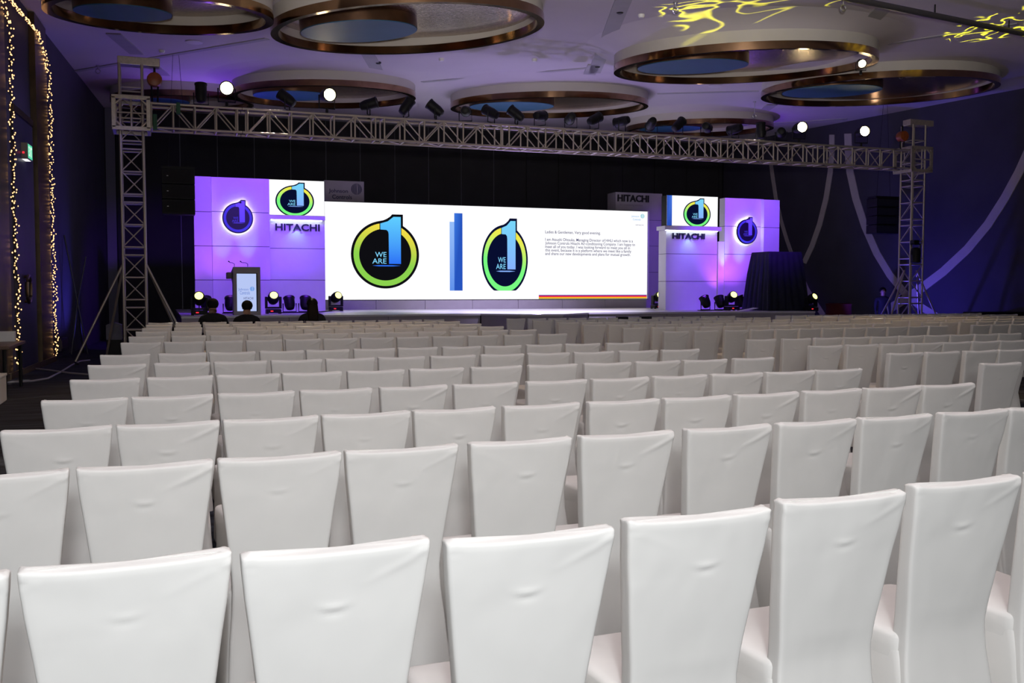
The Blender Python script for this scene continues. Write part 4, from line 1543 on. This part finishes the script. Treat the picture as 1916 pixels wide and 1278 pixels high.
# lamp hung on the right tower
t = thing('hanging_lamp', 'black cylinder lamp hung on the right truss tower', 'stage light', (TRX + .17, 23.1, 3.0))
p = at(1713, 490, 23.1)
z1, z0 = at(1713, 463, 23.1).z, at(1713, 492, 23.1).z
MB().lathe((p.x, 23.1, z0), (0, 0, 1), [(.10, 0), (.14, .02), (.15, (z1 - z0) * .75), (.11, (z1 - z0) * .95), (.06, z1 - z0)], 16).build('can', BLACK, t)
MB().tube([(p.x - .17, 23.1, z0 + .25), (p.x - .17, 23.1, z1 + .1), (p.x + .17, 23.1, z1 + .1), (p.x + .17, 23.1, z0 + .25)], .018, 6).build('yoke', BLACK, t)
MB().box(p.x - .10, p.x + .10, 23.06, 23.24, z1 + .08, z1 + .22, .02).build('clamp', BLACK, t)

# ---- hanging loudspeaker arrays
def line_array(label, u0, u1, vt, vb, Y, n, turn, badge=True):
    um, vm = (u0 + u1) / 2, (vt + vb) / 2
    c = at(um, vm, Y)
    w = at(u1, vm, Y).x - at(u0, vm, Y).x
    z1, z0 = at(um, vt, Y).z, at(um, vb, Y).z
    t = thing('speaker_array', label, 'loudspeaker', (c.x, Y, z1), 0, 'hanging loudspeaker stacks')
    for k in range(n):
        a, b = z0 + (z1 - z0) * k / n, z0 + (z1 - z0) * (k + 1) / n
        tx = turn * .02 * (n - 1 - k)
        cab = MB().box(c.x - w / 2, c.x + w / 2, Y + tx, Y + .5 + tx, a + .008, b - .008, .012).build('speaker_cabinet', BLACK, t)
        MB().box(c.x - w / 2 + .04, c.x + w / 2 - .04, Y - .012 + tx, Y + .002 + tx, a + .04, b - .04).build('grille', mat('speaker_grille', (0.007, 0.007, 0.008), 0.8, 0, .3, 60), cab)
        if badge:
            MB().box(c.x - w / 2 + .12, c.x - w / 2 + .16, Y - .016 + tx, Y - .010 + tx, (a + b) / 2, (a + b) / 2 + .02).build('badge', WHITE, cab)
    MB().box(c.x - w / 2, c.x + w / 2, Y + .05, Y + .45, z1, z1 + .07).build('flying_frame', BLACK, t)
    for dx in (-.3, .3):
        MB().tube([(c.x + dx * w, Y + .25, z1 + .05), (c.x + dx * .3 * w, Y + .25, zc(Y))], .005, 5).build('hanging_chain', BLACK, t)
    return t


line_array('black loudspeaker stack hanging in front of the left set panels', 303, 365, 316, 401, 26.2, 3, 1)
line_array('black loudspeaker stack hanging before the blue right wall', 1641, 1684, 371, 437, 25.3, 4, 0, False)

# ================================================================== LEFT SIDE
# fairy lights: strings wound down beside the pilasters
def fairy(label, path, width, n, seed):
    rg = random.Random(seed)
    t = thing('fairy_light_string', label, 'string lights', path[0], 0, 'fairy light columns on the left wall')
    P = [Vector(p) for p in path]
    seg = [(P[i + 1] - P[i]).length for i in range(len(P) - 1)]
    tot = sum(seg)

    def pos(s):
        for i, l in enumerate(seg):
            if s <= l or i == len(seg) - 1:
                return P[i].lerp(P[i + 1], min(1, s / l))
            s -= l
    b = MB()
    wires = [[], [], []]
    for k in range(n):
        s = tot * (k + rg.uniform(.05, .95)) / n
        j = k % 3
        q = pos(s) + wld * (width * (rg.uniform(-.5, .5))) + wln * rg.uniform(.05, .12)
        wires[j].append(q - wln * .018)
        r = rg.uniform(.011, .017)
        b.add([q + Vector((r, 0, 0)), q + Vector((0, r, 0)), q + Vector((-r, 0, 0)), q + Vector((0, -r, 0)), q + Vector((0, 0, r * 1.3)), q - Vector((0, 0, r * 1.3))],
              [(0, 1, 4), (1, 2, 4), (2, 3, 4), (3, 0, 4), (1, 0, 5), (2, 1, 5), (3, 2, 5), (0, 3, 5)])
    o = b.build('bulb', BULB, t)
    o['kind'] = 'stuff'
    for w_ in wires:
        MB().tube(w_, .006, 4).build('wire', BLACK, t)


def wallpt(y, z, off=0.06):
    return Vector((xl(y), y, z)) + wln * off


ya = onwall(90, 560).y
fairy('fairy light column right of the bronze pilaster near exit sign', [wallpt(ya, .12), wallpt(ya, 6.6), wallpt(ya - 1.2, 7.2), wallpt(ya - 5.2, 7.05)], .46, 420, 3)
ya2 = onwall(17, 560).y
fairy('fairy light column at the left picture edge behind the table', [wallpt(ya2, .12), wallpt(ya2, 6.6), wallpt(ya2 - 1.0, 7.0)], .42, 210, 5)

# exit sign box
p = onwall(39, 285, .0)
ex = thing('exit_sign', 'small lit green exit sign box high on the left wall', 'sign', p)
ex.rotation_euler = (0, 0, atan2(wln.y, wln.x))
MB().box(.005, .17, -.24, .24, -.15, .17, .01).build('box', mat('exit_box_grey', (0.25, 0.24, 0.23), 0.5), ex, world=False)
MB().add([(.173, -.225, -.13), (.173, .225, -.13), (.173, .225, .15), (.173, -.225, .15)], [(0, 1, 2, 3)]).build('sign_face', EXITG, ex, world=False)
tx = text('lettering', 'EXIT', EXITW, ex, 0, 0, 0, .36, .20, bold=.03)
for q in tx.data.vertices:
    q.co = Vector((.177, q.co.x + p.x - .18, q.co.z + p.z - .09))
MB().add([(.03, -.2, -.156), (.15, -.2, -.156), (.15, .2, -.156), (.03, .2, -.156)], [(0, 1, 2, 3)]).build('lamp_strip', glow('exit_lamp', (1, 1, 1), 1.2, False), ex, world=False)
MB().box(.07, .11, -.246, -.238, -.05, -.01).build('indicator', REDL, ex, world=False)

# table at the left picture edge, with glasses and a small white box
tz = 0.78
e1, e2 = atz(48, 637, tz), atz(-40, 660, tz)
TX1, TY1 = e1.x, e1.y
tb = thing('side_table', 'dark wooden table at the left picture edge with glasses on it', 'table', (TX1 - .3, TY1 - .9, 0))
MB().box(TX1 - .52, TX1, TY1 - 1.9, TY1, tz - .05, tz, .01).build('table_top', WOOD, tb)
for dx in (-.47, -.08):
    for dy in (-1.82, -.08):
        MB().tube([(TX1 + dx, TY1 + dy, .002), (TX1 + dx, TY1 + dy, tz - .04)], .03).build('leg', BLACK, tb)
for k in range(5):
    gx, gy = TX1 - .36 - .09 * (k % 2), TY1 - .52 - .10 * (k // 2)
    g = MB().lathe((gx, gy, tz + .002), (0, 0, 1), [(.028, 0), (.034, .11), (.034, .115), (.031, .11), (.025, .008)], 14, (True, True)).build('drinking_glass', GLASS)
    tag(g, 'clear drinking glass on the dark side table, %s of the cluster' % ('nearest the white carton', 'second nearest the carton', 'middle left', 'middle right', 'nearest the picture edge')[k], 'glass', 'glasses on the side table')
bx = MB().box(TX1 - .40, TX1 - .12, TY1 - .36, TY1 - .2, tz + .001, tz + .17, .006).build('white_box', WHITE)
tag(bx, 'white carton on the dark side table beside the glasses', 'box')
p = atz(-26, 757, 0.0)
cs = thing('white_case', 'white case on the floor under the left picture edge', 'case', (p.x, p.y, 0))
MB().box(p.x - .55, p.x + .20, p.y - .1, p.y + .5, .002, .40, .015).build('case_body', WHITE, cs)
MB().box(p.x - .56, p.x + .21, p.y - .11, p.y + .51, .37, .41, .01).build('lid', WHITE, cs)

# cabinet low on the left wall
q = onwall(111, 640, 0)
fb = thing('wall_cabinet', 'small dark hose cabinet low on the blue left wall', 'cabinet', q)
a_, b_ = onwall(104, 640).y, onwall(117, 640).y
z0, z1 = max(.12, onwall(111, 655).z), onwall(111, 632).z
wall_strip('cabinet_box', a_, b_, z0, z1, .12, mat('cabinet_dark', (0.05, 0.04, 0.06), 0.5), None).parent = fb
o = bpy.data.objects['cabinet_box']
o.matrix_parent_inverse = Matrix.Translation(-fb.location)
o = wall_strip('cabinet_door', a_ + .06, b_ - .06, z0 + .05, z1 - .05, .015, mat('cabinet_door', (0.08, 0.06, 0.08), 0.4), None, .12)
o.parent = fb
o.matrix_parent_inverse = Matrix.Translation(-fb.location)

# floor loudspeaker with a grey cover, left of the tower
p = atz(213, 668, 0)
Yf = min(p.y, 26.2)
fx0, fx1 = at(199, 640, Yf).x, at(228, 640, Yf).x
ztop = at(213, 606, Yf).z
zmid = at(213, 636, Yf).z
fs_ = thing('floor_speaker', 'black floor speaker with grey rounded cover, left of the truss tower', 'loudspeaker', ((fx0 + fx1) / 2, Yf + .3, 0))
MB().box(fx0, fx1, Yf, Yf + .6, .002, zmid, .02).build('cabinet', BLACK, fs_)
prof = [(fx0, zmid + .001), (fx1, zmid + .001), (fx1, ztop - .03)] + [(fx1 - (fx1 - fx0) * k / 8, ztop - .03 + .05 * sin(pi * k / 8)) for k in range(1, 8)] + [(fx0, ztop - .03)]
MB().prism(prof, Yf - .01, Yf + .58).build('grey_cover', GREYF, fs_)
# thin crossed lighting stand by the wall
p = at(153, 640, 27.0)
sd = thing('light_stand', 'thin dark folding stand with crossed legs by the left wall', 'stand', (p.x, 27.0, 0))
a, b, c, d = at(120, 440, 27.0), at(161, 480, 27.0), at(133, 612, 27.0), at(163, 612, 27.0)
m0 = at(145, 565, 27.0)
DK = mat('dark_stand_metal', (0.07, 0.07, 0.09), 0.35, 0.6)
for q in (a, b):
    tube_obj('stand_pole', q, m0, .022, DK, sd)
for q in ((c.x, 26.9), (d.x, 27.0), (p.x, 27.5)):
    tube_obj('stand_leg', m0, (*q, .01), .022, DK, sd)
MB().lathe(m0 - Vector((0, 0, .06)), (0, 0, 1), [(.04, 0), (.05, .05), (.04, .12)], 10).build('stand_joint', DK, sd)
# pale cables on the carpet
cm = mat('pale_cable', (0.30, 0.28, 0.33), 0.5)
for pts, lab in (([(10, 716), (60, 713), (90, 708), (112, 697), (135, 683), (150, 676), (168, 674)], 'pale cable curving across the carpet towards the tower foot'),
                 ([(58, 689), (95, 693), (130, 698), (166, 701), (230, 705)], 'pale cable running straight across the carpet beside the chairs')):
    tag(MB().tube([atz(u, v, .02) for u, v in pts], .02, 6).build('floor_cable', cm), lab, 'cable', 'cables on the carpet')

# ================================================================== RIGHT SIDE
p = at(1877, 588, 21.2)
fc = thing('flight_case', 'low black equipment case at the right end of the front rows', 'case', (p.x, 21.6, 0))
zt_ = at(1877, 584, 21.3).z
fx0, fx1 = at(1842, 588, 21.3).x, at(1925, 588, 21.3).x
fx0, fx1 = max(fx0, CHAIRS[max((k for k in CHAIRS if k[0] == 'right' and k[1] == 13), key=lambda k: k[2])].location.x + .4), fx1
MB().box(fx0, fx1, 21.4, 22.1, .10, zt_, .02).build('case_body', BLACK, fc)
for dx in (.12, fx1 - fx0 - .12):
    for dy in (.1, .6):
        MB().lathe((fx0 + dx - .03, 21.4 + dy, .05), (1, 0, 0), [(.05, 0), (.05, .06)], 12).build('caster', BLACK, fc)
MB().box(fx0 - .01, fx1 + .01, 21.39, 22.11, zt_ - .14, zt_ - .11).build('lid_rail', ALU, fc)

# dark red draped round table behind the stage end
p = at(1569, 580, 26.0)
z1 = at(1569, 567.5, 26.0).z
rt = thing('cocktail_table', 'round table under a dark red cloth beyond the right stage end', 'table', (p.x, 26.0, 0))
px_ = p.x
if px_ - .5 < 18.95:
    px_ = 19.6
MB().lathe((px_, 26.0, .01), (0, 0, 1), [(.50, 0), (.42, .4), (.40, z1 - .1), (.42, z1 - .03), (.36, z1)], 24).build('red_cloth', RED, rt)
MB().lathe((px_, 26.0, z1 + .0005), (0, 0, 1), [(.37, 0), (.37, .02)], 24).build('table_top', BLACK, rt)

for u, lab in ((1166, 'small black cloth over a front row chair, left one of two'), (1210, 'small black cloth over a front row chair, right one of two')):
    Yq = 20.04 + .04 * 10.5 - .03
    a, b, c = at(u - 9.5, 590, Yq), at(u + 9.5, 590, Yq), at(u, 597, Yq)
    zb = 1.016
    m_ = MB()
    m_.box(a.x, b.x, Yq - .005, Yq + .005, zb - .13, zb, 0).box(a.x, b.x, Yq - .005, Yq + .115, zb - .006, zb + .004).box(a.x, b.x, Yq + .105, Yq + .115, zb - .11, zb)
    tag(m_.build('black_cloth', BLACKCLOTH), lab, 'cloth', 'black cloths on the front chairs')

# ================================================================== PEOPLE
def skin_body(verts, edges, root, sub=2):
    """verts: list of (pos, radius_x, radius_y)"""
    me = bpy.data.meshes.new('body')
    me.from_pydata([tuple(v[0]) for v in verts], edges, [])
    o = bpy.data.objects.new('tmp', me)
    COL.objects.link(o)
    md = o.modifiers.new('s', 'SKIN')
    md.use_smooth_shade = True
    for i, v in enumerate(verts):
        me.skin_vertices[0].data[i].radius = (v[1], v[2])
        me.skin_vertices[0].data[i].use_root = (i == root)
    o.modifiers.new('u', 'SUBSURF').levels = sub
    bpy.context.view_layer.update()
    r = bpy.data.meshes.new_from_object(o.evaluated_get(bpy.context.evaluated_depsgraph_get()))
    bpy.data.objects.remove(o)
    return r


def person(label, loc, rz, pose, cloth, hair, hairmat, lean=0.0, scale=1.0, headturn=0.0, shoulder=.20):
    V, E = [], []

    def v(p, rx, ry=None, link=None):
        V.append((Vector(p), rx, ry or rx))
        if link is not None:
            E.append((link, len(V) - 1))
        return len(V) - 1
    hz = .58 if pose == 'sit' else .93          # hip height
    pel = v((0, 0, hz), .15, .11)
    sp1 = v((0, -.01, hz + .16), .135, .10, pel)
    ch = v((lean * .4, .0, hz + .36), .165, .115, sp1)
    sh = v((lean * .7, -.005, hz + .49), .13, .095, ch)
    nk = v((lean * .9, .01, hz + .57), .058, .058, sh)
    h0 = v((lean, .02, hz + .645), .070, .078, nk)
    h1 = v((lean, .015, hz + .73), .088, .102, h0)
    h2 = v((lean, .012, hz + .795), .066, .078, h1)
    hands = []
    for s in (-1, 1):
        a = v((s * shoulder + lean * .7, -.01, hz + .465), .072, .072, sh)
        if pose == 'sit':
            el = v((s * (shoulder + .07) + lean * .4, .05, hz + .18), .048, .048, a)
            wr = v((s * .13, .29, hz + .10), .034, .030, el)
            hd = Vector((s * .10, .36, hz + .09))
            fd = Vector((-s * .25, .9, -.15)).normalized()
        else:
            el = v((s * (shoulder + .04), .0, hz + .17), .047, .047, a)
            wr = v((s * (shoulder + .03), .07, hz - .07), .033, .028, el)
            hd = Vector((s * (shoulder + .02), .10, hz - .15))
            fd = Vector((0, .2, -1)).normalized()
        pm = v(hd, .040, .022, wr)
        side = fd.cross(Vector((0, 0, 1)) if pose == 'sit' else Vector((0, 1, 0))).normalized()
        for k, (off, ln) in enumerate(((-.030, .070), (-.010, .082), (.010, .076), (.029, .058))):
            f0 = v(hd + side * off + fd * .035, .010, .010, pm)
            f1 = v(hd + side * off + fd * (.035 + ln * .55) + Vector((0, 0, -.006)), .009, .009, f0)
            v(hd + side * off * 1.0 + fd * (.035 + ln) + Vector((0, 0, -.022)), .008, .008, f1)
        t0 = v(hd + side * (.045 * -s) - fd * .01, .011, .011, pm)
        v(hd + side * (.062 * -s) + fd * .035, .009, .009, t0)
        hands.append((hd, wr))
        hp_ = v((s * .095, .02, hz - .03), .105, .105, pel)
        if pose == 'sit':
            kn = v((s * .12, .43, hz - .02), .068, .065, hp_)
            an = v((s * .12, .42, .10), .042, .042, kn)
        else:
            kn = v((s * .10, .02, .50), .066, .066, hp_)
            an = v((s * .10, -.01, .09), .042, .042, kn)
        ft = v((s * .125, (.52 if pose == 'sit' else .09), .045), .042, .035, an)
        v((s * .13, (.60 if pose == 'sit' else .18), .035), .036, .026, ft)
    me = skin_body(V, E, pel)
    me.materials.clear()
    for m_ in (cloth, SKIN, mat('black_shoe', (0.01, 0.01, 0.01), 0.3)):
        me.materials.append(m_)
    zn = hz + .565
    for f in me.polygons:
        c = f.center
        k = 0
        if c.z > zn:
            k = 1
        elif c.z < .10:
            k = 2
        else:
            for hd, wr in hands:
                w = V[wr][0]
                if (c - hd).dot((hd - w).normalized()) > -.055 and (c - hd).length < .15:
                    k = 1
        f.material_index = k
    root = thing('person', label, 'person', loc, rz)
    root.scale = (scale, scale, scale)
    b = bpy.data.objects.new('body', me)
    COL.objects.link(b)
    b.parent = root
    hc = Vector((lean, .012, hz + .735))

    def child(mb, name, m_):
        o = mb.build(name, m_, root, world=False)
        return o
    # face
    for s in (-1, 1):
        child(MB().lathe(hc + Vector((s * .032, .090, -.005)), (0, 1, 0), [(.012, 0), (.011, .006), (.004, .010)], 8), 'eye', mat('eye_dark', (.02, .015, .012), .2))
        child(MB().lathe(hc + Vector((s * .076, -.005, -.035)), (s, -.2, 0), [(.012, 0), (.030, .006), (.033, .014), (.020, .018)], 10), 'ear', SKIN)
    child(MB().tube([hc + Vector((0, .095, .005)), hc + Vector((0, .112, -.035)), hc + Vector((0, .10, -.045))], [.008, .014, .010], 8), 'nose', SKIN)
    child(MB().tube([hc + Vector((-.025, .086, -.072)), hc + Vector((0, .094, -.070)), hc + Vector((.025, .086, -.072))], [.004, .007, .004], 6), 'mouth', mat('lips', (.25, .10, .08), .5))
    # hair
    hb = MB()
    n, mrows = 24, 10
    vs = []
    for j in range(mrows + 1):
        ph = (pi * .5) * (1 - j / mrows * (1.60 if hair == 'short' else 1.45))
        for k in range(n):
            w = 2 * pi * k / n
            fr = max(0, sin(w))              # forehead side (+y)
            p2 = ph if ph > 0.35 else ph * (1 - fr) + .35 * fr
            r = 1.0 + .03 * noise.noise(Vector((cos(w) * 3, sin(w) * 3, j * .7)))
            vs.append(hc + Vector((.112 * r * cos(p2) * cos(w), .128 * r * cos(p2) * sin(w) - .012, .015 + .108 * r * sin(p2))))
    fs = [(j * n + k, j * n + (k + 1) % n, (j + 1) * n + (k + 1) % n, (j + 1) * n + k) for j in range(mrows) for k in range(n)]
    hb.add(vs, fs, True)
    child(hb, 'hair', hairmat)
    if hair == 'long':
        rings = []
        for z, w_, y0, y1 in ((.05, .075, -.105, .02), (-.03, .100, -.125, .03), (-.12, .108, -.130, .02), (-.22, .112, -.14, -.01), (-.32, .105, -.145, -.05), (-.42, .07, -.145, -.08)):
            rings.append([(hc.x + x, hc.y + y + .0, hc.z + z) for x, y in rrect(w_, y0, y1, .045, 6, 3, 3)])
        child(loft(rings, True, True), 'hair_length', hairmat)
    else:
        # collar band of the jacket
        child(MB().lathe((lean * .88, .0, hz + .515), (0, .05, 1), [(.085, 0), (.075, .03), (.066, .055)], 18, (False, False)), 'collar', cloth)
    return root


def seat_of(blk, r, i):
    c = CHAIRS[(blk, r, i)]
    return c.location.copy(), c.rotation_euler.z


SUIT = BLACKCLOTH
for (i, du, lab, hr, hm, lean, sc_) in ((2, 0, 'person in a dark suit with short black hair, left one of the two', 'short', HAIR, -.01, 1.03),
                                        (3, .13, 'person in a dark jacket with cropped hair, seated before the lectern', 'short', HAIR, .03, 1.0),
                                        (6, -.05, 'person with long dark brown hair, seated left of the big screen', 'long', BROWNHAIR, .01, 1.03)):
    l, a = seat_of('left', 13, i)
    off = Vector((du * cos(a) - .31 * sin(a), du * sin(a) + .31 * cos(a), 0))
    person(lab, l + off, a, 'sit', SUIT, hr, hm, lean, sc_, shoulder=.21)
p = at(1651, 580, 25.6)
person('person in black standing in the dark beside the right truss tower', (p.x, 25.6, 0), radians(160), 'stand', SUIT, 'short', HAIR, 0, .98)

# ================================================================== SET LIGHTING (lamps that belong to the fixtures above)
VIOL = (0.20, 0.035, 1.0)
PINK = (0.50, 0.10, 1.0)
CYAN = (0.25, 0.75, 1.0)


def uplight(u, Y, Yp, power, color, up=2.2, angle=46, du=0):
    p = on_stage(u, Y) + Vector((0, 0, .42))
    lamp('SPOT', 'par_beam', p, power, color, (p.x + du, Yp, p.z + up), .06, angle, .9)


uplight(378, 27.5, 28.6, 80, PINK, 1.3, 60)
uplight(431, 27.7, 28.8, 70, PINK, 1.5, 70)
uplight(480, 27.7, 28.8, 50, VIOL, 1.5, 75)
uplight(424, 27.9, 28.8, 150, CYAN, 1.5, 20)
uplight(470, 27.9, 28.8, 60, CYAN, 1.7, 22)
uplight(542, 28.0, 29.3, 60, VIOL, 1.5, 75)
uplight(575, 28.0, 29.3, 60, VIOL, 1.5, 75)
uplight(1320, 26.8, 28.0, 70, VIOL, 1.5, 75, -.5)
uplight(1372, 27.1, 28.3, 100, PINK, 1.5, 75)
uplight(1405, 27.1, 28.3, 100, PINK, 1.5, 75)
uplight(1378, 27.4, 28.3, 150, CYAN, 1.7, 22)
uplight(1410, 27.4, 28.3, 90, CYAN, 1.7, 22)
for u, v, Y in ((556, 411, 29.1), (1294, 431, 27.8)):
    p = at(u, v, Y) + Vector((0, 0, -.04))
    lamp('SPOT', 'ledge_beam', p, 12, (0.35, 0.85, 1.0), p + Vector((0, .14, -1)), .03, 90, 1.0)
# blue floor washes on the side walls
lamp('SPOT', 'wall_wash', (-0.6, 28.6, 0.3), 300, BLU, (-2.3, 26.2, 3.0), .1, 80, 1.0)
lamp('SPOT', 'wall_wash', (20.6, 24.9, 0.4), 420, BLU, (23.6, 24.2, 3.2), .1, 130, 1.0)
lamp('SPOT', 'wall_wash', (0.2, 22.5, 5.6), 60, (0.3, 0.25, 1.0), (-2.4, 22.0, 3.6), .1, 110, 1.0)
lamp('SPOT', 'truss_underlight', (10.5, 26.6, 1.3), 450, (0.40, 0.28, 1.0), (10.5, 23.5, 5.3), .1, 150, 1.0)
# moving head beams with pattern wheels, then added beams over the audience
g = lamp('SPOT', 'pattern_beam', on_stage(1517, 25.2) + Vector((0.1, -.3, .5)), 26000, (1.0, 0.95, 0.02), onceil(1868, 50), .005, 11, .3)
gobo(g, 20, .455, .565, (1, 1, 1), 0, 1.2)
g = lamp('SPOT', 'pattern_beam', on_stage(511.5, 27.2) + Vector((0.1, -.3, .6)), 36000, (1.0, 0.95, 0.02), onceil(1432, -2), .005, 9.5, .3)
gobo(g, 26, .45, .57, (1, 1, 1), 0, 1.2)
g = lamp('SPOT', 'pattern_beam', (16.0, 23.6, 6.2), 5200, (1.0, 0.93, 0.80), (12.0, 14, .9), .01, 76, .3)  # added beam with no moving head here, lights the seat fronts
gobo(g, 3.2, .493, .507, (1, 1, 1), 0, 1.0)
g = lamp('SPOT', 'pattern_beam', (2.5, 23.6, 6.2), 4200, (1.0, 0.93, 0.80), (1.5, 18, .9), .01, 80, .3)  # likewise added for the seat fronts, no moving head behind it
gobo(g, 3.2, .493, .507, (1, 1, 1), 0, 1.0)
